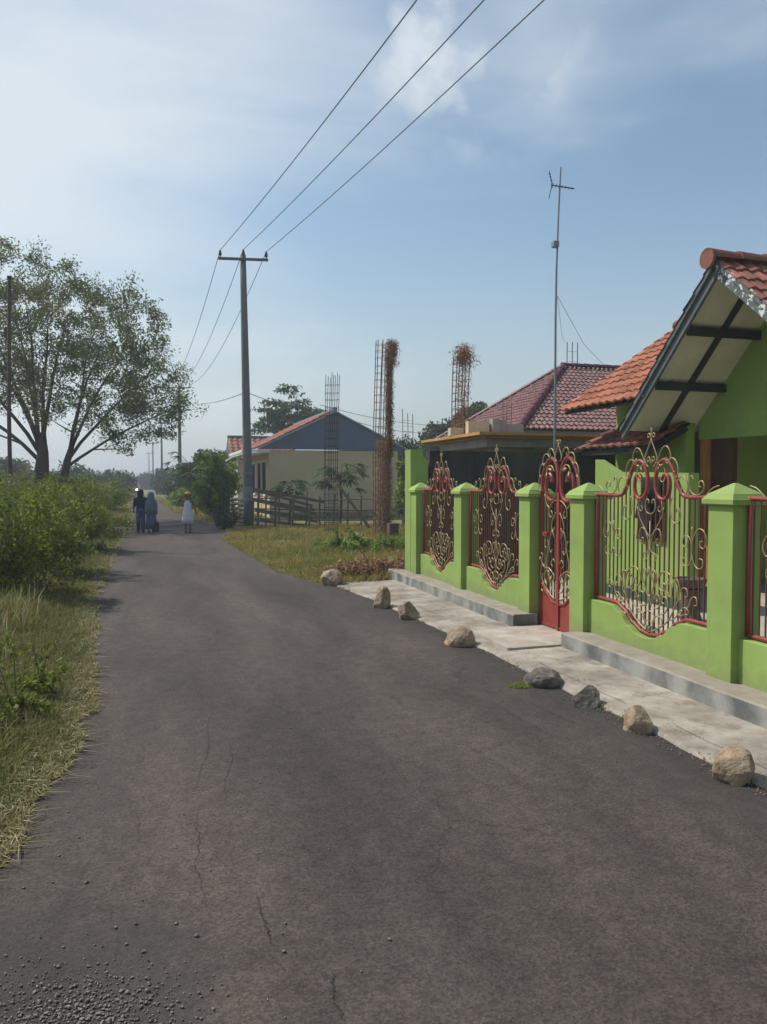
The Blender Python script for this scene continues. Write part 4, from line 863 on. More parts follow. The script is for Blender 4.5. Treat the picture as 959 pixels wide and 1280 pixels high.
# ------------------------------------------------------------------ power line
M['pole'] = mat('pale weathered concrete pole', (.155, .165, .17), .85, .2, 2.5, .1, 20, stretch=(1, 1, .3))
M['pole2'] = mat('painted band on pole', (.20, .215, .225), .8, .2, 4, .1)
M['wire'] = mat('grey conductor', (.07, .075, .08), .6, .1, 3, 0)
M['steel'] = mat('galvanised cross arm', (.12, .13, .135), .6, .2, 8, 0)
POLES = []   # (top centre, arm direction)
def power_pole(px, top_py, d, label, lean=0.0, arm=.72, H=None):
    b = P(px, 640, d=d); b.z = 0
    top = EYE+(602.5-top_py)/F*d
    t = empty('power_pole', b); tag(t, label, 'utility pole', 'poles carrying the power line')
    r0 = .16
    q = [Vector((b.x+lean*k/8, b.y, top*k/8)) for k in range(9)]
    mb = MB(); mb.tube(q, [r0-(r0-.095)*k/8 for k in range(9)], 12); mb.build('shaft', M['pole'], t, smooth=True)
    c = q[-1]; ad_ = Vector((.985, -.17, 0)); z = c.z-.16
    mb = MB(); mb.beam(c+Vector((0, -.11, -.16))-ad_*(arm+.06), c+Vector((0, -.11, -.16))+ad_*(arm+.06), .075, .075)
    mb.tube([c+Vector((0, -.09, -.2)), c+Vector((0, -.09, .05))], .04, 8)
    mb.build('crossarm', M['steel'], t)
    tops = []
    for k in (-1, 0, 1):
        p = c+Vector((0, -.11, -.12))+ad_*arm*k; p.z = z+.04+(.0 if k else .04); mb = MB()
        mb.lathe(p, [(.02, 0), (.022, .05), (.05, .06), (.055, .09), (.035, .10), (.05, .12), (.045, .15), (.03, .16), (.038, .19), (.025, .215)], 10)
        mb.build('insulator', M['rebar_dk'], t); tops.append(p+Vector((0, 0, .215)))
    POLES.append(tops); return t, b, c
t1, b1, c1 = power_pole(311, 323, 24.8, 'grey concrete power pole nearest the viewer, at the grass corner by the cream house', lean=-.13)
for z0, z1 in ((.9, 1.35), (1.75, 1.82)):
    mb = MB(); mb.tube([Vector((b1.x-.13*z0/8.7, b1.y, z0)), Vector((b1.x-.13*z1/8.7, b1.y, z1))], .160, 14); mb.build('painted_band', M['pole2'], t1)
power_pole(225.5, 483, 58, 'second power pole along the road, seen above the bright green tree', arm=.75)
power_pole(203, 528, 94, 'third power pole along the road, beside the far trees', arm=.75)
power_pole(192, 553, 138, 'fourth power pole along the road', arm=.75)
power_pole(187, 566, 190, 'farthest power pole along the road', arm=.75)
# aim points above the viewer: where each wire leaves the top of the photograph
aims = [(521, 0, 8.15), (605, 0, 8.2), (680, 0, 8.2)]
for i in range(3):
    mb = MB(); s = POLES[0][i]; a = P(aims[i][0], aims[i][1], z=aims[i][2])
    d = (a-s); far = s+d*2.9; far.z = 8.75; L_ = (far-s); tA = ((a-s).xy.length)/L_.xy.length
    sag = (s.z+(far.z-s.z)*tA-a.z)/(4*tA*(1-tA)); pts = []
    for k in range(49):
        q = k/48; p = s+L_*q; p.z -= 4*sag*q*(1-q); pts.append(p)
    mb.tube(pts, .0105, 6)
    for A_, B_ in zip(POLES, POLES[1:]):
        u = A_[i]; v = B_[i]; sg = .95*((v-u).length/35)**1.2
        pts = []
        for k in range(25): q = k/24; p = u.lerp(v, q); p.z -= 4*min(sg, 1.3)*q*(1-q); pts.append(p)
        mb.tube(pts, .011, 5)
    pos = ('left', 'middle', 'right')[i]
    tag(mb.build('power_line', M['wire'], base=s), '%s wire of the three strung from the pole tops over the road' % pos, 'power line', 'overhead power lines')
# low service wires
mb = MB()
def droop(a, b, sag, r=.008):
    mb.tube([a.lerp(b, k/16)-Vector((0, 0, 4*sag*(k/16)*(1-k/16))) for k in range(17)], r, 4)
droop(P(308, 490, d=24.8), P(226, 500, d=58), .35, .014)
tag(mb.build('service_wire', M['wire']), 'low thin wire sagging from the near pole to the second pole', 'wire')
mb = MB(); droop(P(308, 490, d=24.8), P(400, 512, d=33), .15, .012); droop(P(400, 512, d=33), P(560, 540, d=46), .4, .014); droop(P(400, 506, d=33), P(600, 530, d=46), .4, .012)
tag(mb.build('service_wire', M['wire']), 'low thin wires running from the near pole behind the blue gable', 'wire')

# thin rusty pole on the left
b = P(13, 612, d=17.5); b.z = 0; mb = MB(); mb.tube([b, b+Vector((0, 0, 3.0)), b+Vector((.06, 0, EYE+(602-350)/F*17.5))], [.05, .045, .038], 8)
t = empty('steel_pole', b); tag(t, 'thin rust brown steel pole in front of the big roadside tree', 'pole'); mb.build('shaft', mat('rusty pole paint', (.10, .065, .06), .7, .3, 3, .2), t)
mb = MB(); q = b+Vector((.06, 0, EYE+(602-350)/F*17.5)); mb.tube([q-Vector((0, 0, .02)), q+Vector((0, 0, .05))], .05, 8); mb.build('cap', M['rebar_dk'], t)

# ------------------------------------------------------------------ cream house with blue gable
M['cream'] = mat('pale cream plaster', (.58, .46, .27), .85, .08, 1.0, .05, 20)
M['blue'] = mat('slate blue gable boards', (.115, .155, .215), .8, .1, 1.5, .05, 10)
M['white'] = mat('white painted trim', (.72, .72, .68), .6, .08, 4, 0)
HY = 32.0; kx = P(337, 600, y=HY).x; xl = P(322, 600, y=HY).x; xr = P(497, 600, y=HY).x; xa = P(419, 600, y=HY).x
ze = P(400, 563, y=HY).z; za = P(419, 515, y=HY).z
xr = xa+(xa-xl)
ch = empty('cream_house', (xa, HY+4, 0)); tag(ch, 'small cream house with slate blue gable and orange tiled roof behind the near power pole', 'house')
bx1 = xr-(kx-xl)
mb = MB(); mb.prism([(kx, HY, 0), (bx1, HY, 0), (bx1, HY, ze), (kx, HY, ze)], (0, 9.5, 0)); mb.build('wall', M['cream'], ch)
mb = MB(); mb.prism([(xl+.05, HY-.06, ze+.03), (xr-.05, HY-.06, ze+.03), (xa, HY-.06, za-.05)], (0, .055, 0)); mb.build('gable', M['blue'], ch)
mb = MB()
mb.prism([(xl, HY-.15, ze), (xa, HY-.15, za-.02), (xa, HY-.15, za+.05), (xl, HY-.15, ze+.07)], (0, 9.8, 0)); mb.prism([(xr, HY-.15, ze), (xa, HY-.15, za-.02), (xa, HY-.15, za+.05), (xr, HY-.15, ze+.07)], (0, 9.8, 0))
rc_ = mb.build('roof', mat('grey roof edge', (.30, .32, .34), .6, .15, 4, 0), ch)
lsl = math.hypot(xa-xl, za-ze)
tile_roof('tiles', (xl, HY+.12, ze+.09), (0, 1, 0), (xa-xl, 0, za-ze), 9.4, lsl, M['tile'], rc_, tw=.3, ch=.33, amp=.05)
ridge_caps('ridge', (xa, HY+.1, za+.10), (xa, HY+9.5, za+.10), .10, rc_.data.materials[0], rc_)
mb = MB(); mb.box(xl-.65, kx-.005, HY-.1, HY+6, ze-.13, ze-.005); mb.build('porch_slab', M['white'], ch)
mb = MB(); mb.tube([P(282, 577, d=31), P(290, 572, d=31), P(303, 568, d=31), P(320, 566, d=31.5), P(326, 566, d=32)], .05, 6); mb.build('gutter_pipe', M['white'], ch)
for yy in (HY+.6, HY+2.2, HY+4.2):
    mb = MB(); mb.box(kx-.06, kx-.002, yy, yy+1.1, .9, 2.45); f_ = mb.build('window', M['white'], ch); mb = MB(); mb.box(kx-.075, kx-.062, yy+.1, yy+1.0, 1.0, 2.35); mb.build('pane', M['dark_glass'], f_)
for yy in (HY-.02, HY+3): mb = MB(); mb.box(xl-.5, xl-.36, yy, yy+.14, 0, ze-.132); mb.build('porch_post', M['white'], ch)
mb = MB(); mb.box(kx-.01, bx1+.01, HY-.025, HY-.002, 0, .22); mb.build('wall_base', mat('darker cream plaster', (.30, .24, .15), .9, .3, 3, .1), ch)  # strip along the wall foot in a darker cream
# second roof behind
bh = P(318, 600, d=46); t = empty('tiled_house', (bh.x+1, bh.y, 0)); tag(t, 'low house with orange tiled roof and dark ridge beyond the blue gabled house', 'house')
z0_, z1_ = P(300, 574, d=46).z, P(300, 546, d=46).z; x0_, x1_ = P(288, 600, d=46).x, P(350, 600, d=46).x+1
mb = MB(); mb.box(x0_+.4, x1_-.3, bh.y+.4, bh.y+5.0, 0, z0_-.02); mb.build('wall', M['wall_cream'], t)
mb = MB(); dy = (z1_-z0_)*1.5; mb.add([(x0_, bh.y, z0_), (x1_, bh.y, z0_), (x1_, bh.y+dy, z1_), (x0_, bh.y+dy, z1_), (x0_, bh.y+2*dy, z0_), (x1_, bh.y+2*dy, z0_)], [(0, 1, 2, 3), (3, 2, 5, 4), (0, 3, 4), (1, 5, 2), (0, 4, 5, 1)]); r__ = mb.build('roof', M['fascia'], t)
tile_roof('tiles', (x0_, bh.y, z0_+.03), (1, 0, 0), (0, dy, z1_-z0_), x1_-x0_, math.hypot(dy, z1_-z0_), M['tile'], r__, tw=.35, ch=.4, amp=.06)
mb = MB(); mb.tube([(x0_, bh.y+dy, z1_+.06), (x1_, bh.y+dy, z1_+.06)], .12, 8); mb.build('ridge', M['fascia'], r__)
# far roof closing the view down the road
fr = P(170, 610, d=230); t = empty('far_house', (fr.x, fr.y, 0)); tag(t, 'tiny grey roofed house at the far end of the road', 'house')
mb = MB(); mb.box(fr.x-3, fr.x+3, fr.y, fr.y+5, 0, 1.6); mb.build('wall', M['concrete_grey'], t)
mb = MB(); mb.prism([(fr.x-4, fr.y-.5, 1.5), (fr.x+4, fr.y-.5, 1.5), (fr.x+4, fr.y+2.5, 3.2), (fr.x-4, fr.y+2.5, 3.2)], (0, 3, 0)); mb.build('roof', M['steel'], t)

# bamboo rail fence in front of the cream house
M['bamboo'] = mat('weathered bamboo', (.16, .13, .095), .85, .4, 6, .2, 30)
t = empty('bamboo_fence', P(400, 665, d=26.5)); t.location.z = 0; BASES[t.name].z = 0; tag(t, 'dark bamboo rail fence crossing in front of the cream house', 'fence')
mb = MB(); fa = P(316, 660, d=25.8); fb = P(505, 668, d=24.6); fa.z = fb.z = 0; r_ = random.Random(4)
for k in range(3):
    z = .28+.33*k; prev = fa+Vector((0, 0, z))
    for j in range(1, 5):
        q = fa.lerp(fb, j/4)+Vector((0, r_.uniform(-.03, .03), z+r_.uniform(-.05, .05))); mb.tube([prev, q], .022, 6); prev = q
mb.build('rail', M['bamboo'], t); mb = MB()
for j in range(12): q = fa.lerp(fb, j/11); mb.tube([q, q+Vector((r_.uniform(-.05, .05), 0, 1.05+r_.uniform(-.1, .15)))], .028, 6)
mb.build('post', M['bamboo'], t)
t = empty('plank_fence', P(325, 662, d=24.4)); tag(t, 'leaning stack of dark boards and rails just right of the near power pole', 'fence'); mb = MB()
a = P(314, 655, d=24.2); 
for k in range(7):
    z = .10+.16*k; mb.beam((a.x+.1, a.y-.1, z+.35*(1 if k % 2 else .6)), (a.x+2.1+r_.uniform(-.3, .3), a.y+.2, z*.8), .03, .09)
for k in range(4): mb.beam((a.x+.2+.55*k, a.y+.04, 0), (a.x+.25+.55*k, a.y+.05, 1.25-.16*k), .07, .06)
mb.build('boards', M['bamboo'], t)
mb = MB(); mb.beam(P(423, 606, d=23.5), P(462, 660, d=23.2), .07, .07); tag(mb.build('leaning_pole', M['bamboo'], base=P(442, 640, d=23.3)), 'dark pole leaning between the two nearest rebar columns', 'pole')
mb = MB(); a = P(415, 668, z=.05); b_ = P(452, 676, z=.03); mb.beam(a, b_, .2, .035); mb.beam(a+Vector((.7, .5, .03)), b_+Vector((.2, .25, .02)), .15, .03); tag(mb.build('plank', mat('grey plank', (.34, .31, .27), .9, .3, 6, .2), base=a), 'pale grey plank lying in the grass beside the rebar column', 'plank')
mb = MB(); q = P(490, 674, z=0); mb.box(q.x-.1, q.x+.16, q.y-.1, q.y+.14, 0, .42, bev=.02); tag(mb.build('stump', M['darkstone'], base=q), 'dark square post stump right of the vine covered rebar column', 'stump')
# stack of tiles behind the pole
t = P(298, 655, d=26.5); t.z = 0; mb = MB(); rr = random.Random(8)
for k in range(13):
    for j in range(2):
        x = t.x-.24+.25*j+rr.uniform(-.02, .02); z = .01+k*.075
        mb.prism([(x, t.y-.2, z), (x+.24, t.y-.2, z+.03*(1 if (k+j) % 2 else -.3)), (x+.24, t.y-.2, z+.035+.03*(1 if (k+j) % 2 else -.3)), (x, t.y-.2, z+.035)], (0, .5, 0), mi=k % 2)  # pale and dark red courses alternate
tag(mb.build('tile_stack', [mat('pale stacked bricks', (.52, .45, .38), .9, .3, 9, 0), mat('dark red bricks', (.22, .12, .09), .9, .3, 9, 0)], base=t), 'tall stack of pale bricks left of the near power pole', 'brick stack')

# ------------------------------------------------------------------ trees and shrubs
M['bark'] = mat('grey brown bark', (.085, .072, .062), .95, .35, 5, .6, 18, stretch=(1, 1, .3), bdist=.03)
M['leaf_big'] = leaf_mat('acacia leaves', (.085, .12, .032), (.14, .16, .05), .5, .45, .45, dry=(.16, .11, .05, .06))
M['leaf_dk'] = leaf_mat('dark tree leaves', (.042, .075, .024), (.075, .115, .034), .3, .4, .3)
M['leaf_br'] = leaf_mat('bright green leaves', (.15, .23, .045), (.24, .34, .065), .55, .35, .5)
M['leaf_bush'] = leaf_mat('shrub leaves', (.12, .165, .022), (.25, .29, .04), .5, .4, 1.2, dry=(.24, .19, .08, .05))
M['leaf_far'] = leaf_mat('distant leaves', (.04, .07, .028), (.06, .10, .035), .2, .35, .05)
def tree(label, b, tips, trunk_r, forks, m, per=150, rad=.55, size=.13, flat=.7, seed=1, cat='tree', name='tree', group=None, aspect=.42, droop=.4, limb=.35, bark=None):
    """tapered stems from forks to crown tips; leaf clumps round each tip. tips: (n,3) world"""
    rr = np.random.default_rng(seed); t = empty(name, b); tag(t, label, cat, group); b = Vector(b)
    mb = MB(); nodes = []
    for (fx, fy, fz, r0, r1, bx, *bz) in forks:      # main limbs from trunk to fork end
        a = b+Vector((bx, 0, bz[0] if bz else -.05)); e = b+Vector((fx, fy, fz)); pts = []; rs = []
        for k in range(9):
            q = k/8; p = a.lerp(e, q)+Vector((mnoise.noise(Vector((q*2.2, fx, seed)))*.35*q*(1-q)*2, mnoise.noise(Vector((q*2.2, fy+9, seed)))*.3*q*(1-q)*2, 0)); p.z = a.z+(e.z-a.z)*(q**.85)
            pts.append(p); rs.append(r0+(r1-r0)*q); nodes.append((p, rs[-1]))
        mb.tube(pts, rs, 9)
    order = sorted(range(len(tips)), key=lambda i: (Vector(tips[i])-b).length)
    for i in order:
        e = Vector(tips[i]); best = None; bd = 1e9
        for p, r in nodes:
            d = (e-p).length; up_ = e.z-p.z
            cst = d+(.0 if up_ > .15*d else (.15*d-up_)*2.2)
            if cst < bd: bd = cst; best = (p, r)
        p, r = best; d = (e-p).length; n = max(3, int(d/.35)); pts = []; rs = []; r0 = min(r*.62, .018+.016*d)
        off = Vector(rr.normal(size=3))*.08*d
        for k in range(n+1):
            q = k/n; x = p.lerp(e, q)+off*math.sin(math.pi*q)*.5; x.z += .10*d*math.sin(math.pi*q)*.6
            pts.append(x); rs.append(r0+(.007-r0)*q); nodes.append((x, rs[-1])) if k else None
        mb.tube(pts, rs, 5)
    mb.build('trunk', bark or M['bark'], t, smooth=True)
    k_ = rr.uniform(.5, 1.4, len(tips)); C = clump([tuple(x) for x in tips], rad*rr.uniform(.6, 1.25, len(tips)), (per*k_).astype(int), flat, rr)
    V, Fc = leaf_arrays(C, size, droop, aspect, rr); np_mesh('crown', V, Fc, m, t); return t
def ell_tips(c, rx, ry, rz, n, seed, inner=.35, zmin=None, lump=.25):
    rr = np.random.default_rng(seed); out = []; tries = 0
    while len(out) < n:
        tries += 1
        if tries > n*400: zmin = None; print('tips stuck', c)
        d = rr.normal(size=3); d /= np.linalg.norm(d); s = 1+lump*mnoise.noise(Vector(tuple(d*2.2+seed)))*2
        q = d*(inner+(1-inner)*rr.random()**.55)*s; p = np.array([c[0]+q[0]*rx, c[1]+q[1]*ry, c[2]+q[2]*rz])
        if zmin is not None and p[2] < zmin: continue
        out.append(p)
    return np.array(out)
# the big roadside tree
D = 28.0; b = P(52, 610, d=D); b.z = 0; mpx = D/F
tips = []
rr = np.random.default_rng(21)
def env_top(dx):   # crown outline from the photograph, metres right of trunk -> top height
    return interp([(-6.5, 7.2), (-4.5, 9.1), (-2, 10.2), (0.3, 10.3), (1.6, 9.6), (3.2, 8.9), (4.3, 8.2), (4.9, 6.6), (5.5, 5.2), (5.9, 4.6)], dx)
def env_bot(dx):
    return interp([(-6.5, 3.6), (-4, 3.2), (-1.5, 4.3), (0, 3.9), (1.0, 3.1), (2.5, 2.5), (3.8, 2.7), (4.8, 3.3), (5.5, 3.9), (5.9, 4.2)], dx)
while len(tips) < 900:
    dx = rr.uniform(-6.4, 5.7); hy = 4.6*math.sqrt(max(0, 1-(dx/6.9)**2)); dy = rr.uniform(-hy, hy); zt = env_top(dx)-abs(dy)/4.6*1.8; zb = env_bot(dx)+abs(dy)/5*.8
    if zt-zb < .3: continue
    z = rr.uniform(2.2, 10.4); q = (z-zb)/(zt-zb)
    if q < 0 or q > 1: continue
    if mnoise.noise(Vector((dx*.55, dy*.55+4, z*.75))) < -.42: continue
    if q < .2 and rr.random() < .3: continue
    tips.append((b.x+dx*rgt.x-dy*rgt.y, b.y+dx*rgt.y+dy*rgt.x, z))
tips = np.array(tips)
forks = [(.04, .1, 3.3, .40, .13, -.05), (1.05, .15, 2.9, .25, .09, .42)]+[(x, y, z, .075, .022, .08*(1 if x > 0 else -1), h) for x, y, z, h in
    [(-1.6, .3, 6.9, 2.8), (-.3, -.7, 7.6, 3.1), (-.9, 1.4, 7.3, 3.1), (.9, .5, 7.6, 3.1), (-2.9, -.8, 6.3, 2.6), (-2.2, 1.2, 6.9, 2.9), (.5, -1.8, 6.8, 3.0), (-4.4, .2, 5.6, 2.3)]]+[
    (x, y, z, .065, .02, .98, h) for x, y, z, h in [(1.8, .4, 6.9, 2.7), (2.8, 1.4, 6.4, 2.6), (3.9, -.6, 5.6, 2.4), (2.2, -1.7, 6.2, 2.7)]]+[(4.6, .5, 4.3, .06, .02, .8, 2.0)]
tree('big spreading roadside tree with forked grey trunk on the left of the road', b, tips, .3, forks, M['leaf_big'], per=88, rad=.42, size=.11, flat=.85, seed=22)

def simple_tree(label, px, dd, x0, x1, ytop, ybot, m, n=60, per=130, rad=.6, size=.22, seed=1, depth=None, flat=.75, name='tree', cat='tree', group=None, stem=.14, inner=.3, lump=.3, squash=1.0, aspect=.42):
    b = P(px, 640, d=dd); b.z = 0; c = P((x0+x1)/2, (ytop+ybot)/2, d=dd); rx = (x1-x0)/2*dd/F; rz = (ybot-ytop)/2*dd/F
    rx = max(.2, rx-rad*.5); rz = max(.2, rz-rad*.35)
    tp = ell_tips((c.x, c.y, c.z), rx, (depth or rx), rz, n, seed, inner, .25, lump)
    forks = [((c.x-b.x)*.5+dx_*rx*.35, dy_*rx*.35, max(.5, c.z-rz*.3+.3*rz*(i % 2)), stem, stem*.45, 0) for i, (dx_, dy_) in enumerate([(-.8, .2), (.7, .4), (0, -.6), (.2, .7)])]
    return tree(label, b, tp, stem, forks, m, per, rad, size, flat, seed, cat, name, group, aspect)
G = 'trees beyond the road and houses'
simple_tree('dark layered tree rising behind the blue gabled house', 362, 52, 308, 412, 484, 562, M['leaf_dk'], n=75, per=75, rad=.75, size=.26, seed=3, group=G, flat=.35, inner=.1, lump=.4)
simple_tree('dark dense round tree behind the unfinished slab building', 590, 48, 556, 622, 500, 585, M['leaf_dk'], n=80, per=150, rad=.8, size=.25, seed=5, group=G)
simple_tree('dark bushy tree left of the one behind the slab building', 540, 46, 522, 575, 520, 600, M['leaf_dk'], n=60, per=150, rad=.75, size=.24, seed=6, group=G)
simple_tree('low dark tree between the cream house and the tall green end pillar', 500, 42, 480, 535, 548, 655, M['leaf_dk'], n=90, per=150, rad=.75, size=.2, seed=7, group=G)
simple_tree('pale leafy young tree beside the tall green end pillar', 505, 27, 492, 520, 572, 655, M['leaf_br'], n=22, per=80, rad=.32, size=.2, seed=8, group=G, stem=.05, name='young_tree')
simple_tree('bright green bushy tree left of the brick stack', 270, 31, 236, 302, 566, 652, M['leaf_br'], n=64, per=105, rad=.42, size=.19, seed=9, group=G, stem=.09, lump=.6, inner=.15)
simple_tree('taller green tree behind the bright bushy one by the second power pole', 268, 40, 232, 300, 556, 640, M['leaf_dk'], n=80, per=130, rad=.5, size=.2, seed=10, group=G)
simple_tree('roadside tree right of the road beyond the white dressed child', 232, 56, 208, 252, 576, 650, M['leaf_dk'], n=60, per=130, rad=.6, size=.24, seed=12, group=G)
simple_tree('low green roadside shrub between the children and the far road', 228, 44, 212, 246, 612, 648, M['leaf_br'], n=40, per=110, rad=.42, size=.18, seed=13, group=G, name='shrub', cat='shrub')
simple_tree('far tree right of the road by the third power pole', 205, 92, 186, 228, 585, 625, M['leaf_far'], n=50, per=130, rad=.9, size=.36, seed=14, group=G)
simple_tree('far tree left of the road near the oncoming dark car', 148, 78, 124, 168, 588, 628, M['leaf_far'], n=55, per=130, rad=.85, size=.34, seed=15, group=G)
simple_tree('far low tree left of the road behind the thickets', 118, 62, 92, 142, 596, 640, M['leaf_dk'], n=50, per=120, rad=.7, size=.28, seed=16, group=G)
simple_tree('spreading dark tree behind the big tree trunk', 92, 66, 62, 124, 572, 628, M['leaf_dk'], n=55, per=90, rad=.9, size=.3, seed=17, group=G)
simple_tree('dark tree beyond the thin rusty pole at the left edge', 14, 64, -26, 50, 572, 628, M['leaf_dk'], n=65, per=120, rad=1.0, size=.32, seed=18, group=G)
simple_tree('far tree seen between the road and the fourth power pole', 182, 150, 172, 200, 590, 616, M['leaf_far'], n=40, per=120, rad=1.1, size=.5, seed=19, group=G)

# papaya-like trees in front of the cream house: bare stem, umbrella of lobed leaves
def papaya(label, px, py, dd, h, spread, n, seed):
    b = P(px, 640, d=dd); b.z = 0; t = empty('papaya_tree', b); tag(t, label, 'tree', 'papaya trees before the cream house'); rr = random.Random(seed)
    mb = MB(); mb.tube([b, b+Vector((.05, 0, h*.5)), b+Vector((.0, 0, h))], [.06, .05, .04], 8); 
    C = []
    for i in range(n):
        a = i*2.4+rr.random(); e = rr.uniform(-.45, .75); L_ = spread*rr.uniform(.7, 1.1); s = b+Vector((0, 0, h-.02*i*.5)); tip = s+Vector((math.cos(a)*L_, math.sin(a)*L_, e*L_))
        mb.tube([s, s.lerp(tip, .55)+Vector((0, 0, .08)), tip], .009, 4)
        for k in range(9):
            q = (k/8-.5)*2.6; dr = Vector((math.cos(a+q), math.sin(a+q), -.5+rr.uniform(-.2, .3))); 
            for l in range(3): C.append((tip+dr*(.08+.11*l), dr, .17-.03*l))
    mb.build('trunk', M['bark'], t); lm = MB()
    for c, d, s in C:
        sd2 = d.cross(Vector((0, 0, 1))).normalized(); lm.add([c-d*s*.5, c+sd2*s*.3, c+d*s*.6-Vector((0, 0, .03)), c-sd2*s*.3], [(0, 1, 2, 3)])
    lm.build('crown', M['leaf_br'] if False else M['leaf_dk2'], t)
M['leaf_dk2'] = leaf_mat('papaya leaves', (.05, .10, .025), (.075, .13, .035), .4, .3, 1.0)
papaya('papaya tree with wide crown crossing the bare rebar column', 425, 660, 26.8, 1.75, .72, 26, 1)
papaya('smaller papaya sapling left of the rebar column before the cream wall', 362, 660, 27.5, 1.35, .45, 18, 2)
papaya('papaya with palm-like fronds above the bright bushy roadside tree', 238, 600, 36, 2.35, .95, 16, 3)

def bush(label, px, py, h, rx, n, per, seed, size=.055, m='leaf_bush', rad=.22, name='bush', group='shrubs along the left verge', d=None, zc=None, ry=None):
    b = P(px, py, z=0) if d is None else P(px, py, d=d); b.z = 0; rr = np.random.default_rng(seed); t = empty(name, b); tag(t, label, 'shrub', group)
    tp = ell_tips((b.x, b.y, h*.5), rx, ry or rx, h*.5-rad*.5, n, seed, .25, min(.12, h*.2), .45)
    mb = MB()
    for q in tp[::2]:
        s = b+Vector((rr.normal()*rx*.3, rr.normal()*rx*.3, 0)); e = Vector(q); mb.tube([s, s.lerp(e, .5)+Vector((rr.normal()*.03, 0, .05)), e], [.010, .007, .003], 4)
    # upright shoots breaking the outline
    sh = []
    for k in range(n//3):
        a = tp[rr.integers(len(tp))]; 
        if a[2] < h*.55: continue
        e = Vector(a)+Vector((rr.normal()*.06, rr.normal()*.06, rr.uniform(.12, .32))); mb.tube([Vector(a), e], .003, 4); sh += [Vector(a).lerp(e, j/4) for j in range(5)]
    mb.build('stems', M['bark'], t)
    C = clump([tuple(x) for x in tp], rad*rr.uniform(.6, 1.3, len(tp)), (per*rr.uniform(.5, 1.4, len(tp))).astype(int), .9, rr)
    if sh: C = np.concatenate([C, clump([tuple(x) for x in sh], [.05]*len(sh), [9]*len(sh), 1.0, rr)])
    V, Fc = leaf_arrays(C, size, .1, .5, rr); np_mesh('foliage', V, Fc, M[m], t)
bush('nearest leafy green shrub at the left edge of the photo', 8, 752, 1.38, .85, 110, 130, 31, .05)
bush('second shrub of the left verge with yellow green top', 48, 722, 1.42, .80, 110, 120, 32, .055)
bush('dense shrub reaching toward the road in the middle of the left thicket', 90, 690, 1.40, .85, 120, 110, 33, .06)
bush('tall shrub just behind the dense middle one on the left verge', 62, 672, 1.65, 1.3, 120, 120, 34, .07, rad=.3)
bush('shrub before the trunk of the big tree', 60, 655, 1.75, 1.9, 120, 130, 35, .09, rad=.4)
bush('bright shrub at the road end of the left thicket', 96, 655, 1.35, .85, 90, 110, 36, .08, rad=.3)
bush('shrub at the left edge behind the nearest ones', -15, 690, 1.75, 1.5, 110, 120, 37, .07, rad=.3)
bush('rounded shrub beyond the tree shadow left of the road', 118, 642, 1.35, 1.2, 80, 110, 38, .12, rad=.42)
bush('wide shrub behind the tree shadow farther from the road', 96, 640, 1.7, 2.4, 110, 120, 39, .13, rad=.5)
bush('round dark bush right of the road by the brick stack', 283, 661, .62, .38, 40, 110, 40, .06, 'leaf_dk', .16, group='shrubs right of the road')
for q_, (px, py, lab) in enumerate([(25, 905, 'small dark broad leaved weed nearest in the left grass'), (48, 872, 'second dark broad leaved weed in the left grass'), (10, 835, 'dark leafy weed by the left frame edge in the grass'), (120, 690, 'low weed clump at the asphalt edge near the left thicket'), (22, 770, 'low leafy weed under the nearest shrub')]):
    bush(lab, px, py, .20, .17, 11, 36, 60+q_, .04, 'leaf_bush', .09, name='weed', group='broad leaved weeds')
bush('dry brown weed heap at the corner of the wall', 462, 722, .30, .65, 40, 110, 50, .05, 'vine', .14, group='weeds on the grass plot', ry=.35)
bush('green weed patch left of the vine covered rebar column', 445, 690, .40, .8, 40, 80, 51, .07, 'leaf_br', .15, group='weeds on the grass plot')
bush('leafy green weeds at the foot of the stump', 505, 690, .45, .6, 40, 80, 52, .06, 'leaf_br', .15, group='weeds on the grass plot')
r = np.random.default_rng(99); n = 1300

# ------------------------------------------------------------------ grass
def blades(name, xy, h, m, seed=1, width=.006, lean=.55, z0=-.01, label=None):
    r = np.random.default_rng(seed); n = len(xy); a = r.uniform(0, 2*math.pi, n); ln = np.abs(r.normal(0, lean, n)); hh = h*r.uniform(.5, 1.3, n)
    D_ = np.stack([np.cos(a), np.sin(a), np.zeros(n)], 1); S = np.stack([-np.sin(a+r.normal(0, .6, n)), np.cos(a), np.zeros(n)], 1)
    B = np.concatenate([xy, np.full((n, 1), z0)], 1); wv = (width*r.uniform(.6, 1.4, n))[:, None] if np.isscalar(width) else width[:, None]
    up = np.array([0, 0, 1.0]); Hm = hh[:, None]; 
    mid = B+up*Hm*.55+D_*(ln*hh*.3)[:, None]; tip = B+up*Hm*(1-.35*np.clip(ln, 0, 1.5))[:, None]+D_*(ln*hh*1.0)[:, None]
    V = np.stack([B-S*wv/2, B+S*wv/2, mid-S*wv*.4, mid+S*wv*.4, tip-S*wv*.08, tip+S*wv*.08], 1).reshape(-1, 3)
    i = np.arange(n)[:, None]*6; Fc = np.concatenate([i+np.array([[0, 1, 3, 2]]), i+np.array([[2, 3, 5, 4]])], 0)
    o = np_mesh(name, V, Fc, m); tag(o, label, 'grass', kind='stuff'); return o
M['grass'] = leaf_mat('verge grass', (.12, .155, .035), (.22, .205, .065), .35, .4, 1.1, dry=(.30, .25, .12, .22), rough=.7)
M['straw'] = leaf_mat('straw and clippings', (.26, .22, .10), (.21, .21, .075), .3, .4, 2.0, dry=(.42, .36, .22, .25), rough=.8)
M['straw2'] = leaf_mat('wild grass stems', (.16, .19, .045), (.27, .25, .09), .4, .4, 1.5, dry=(.38, .32, .17, .3), rough=.7)
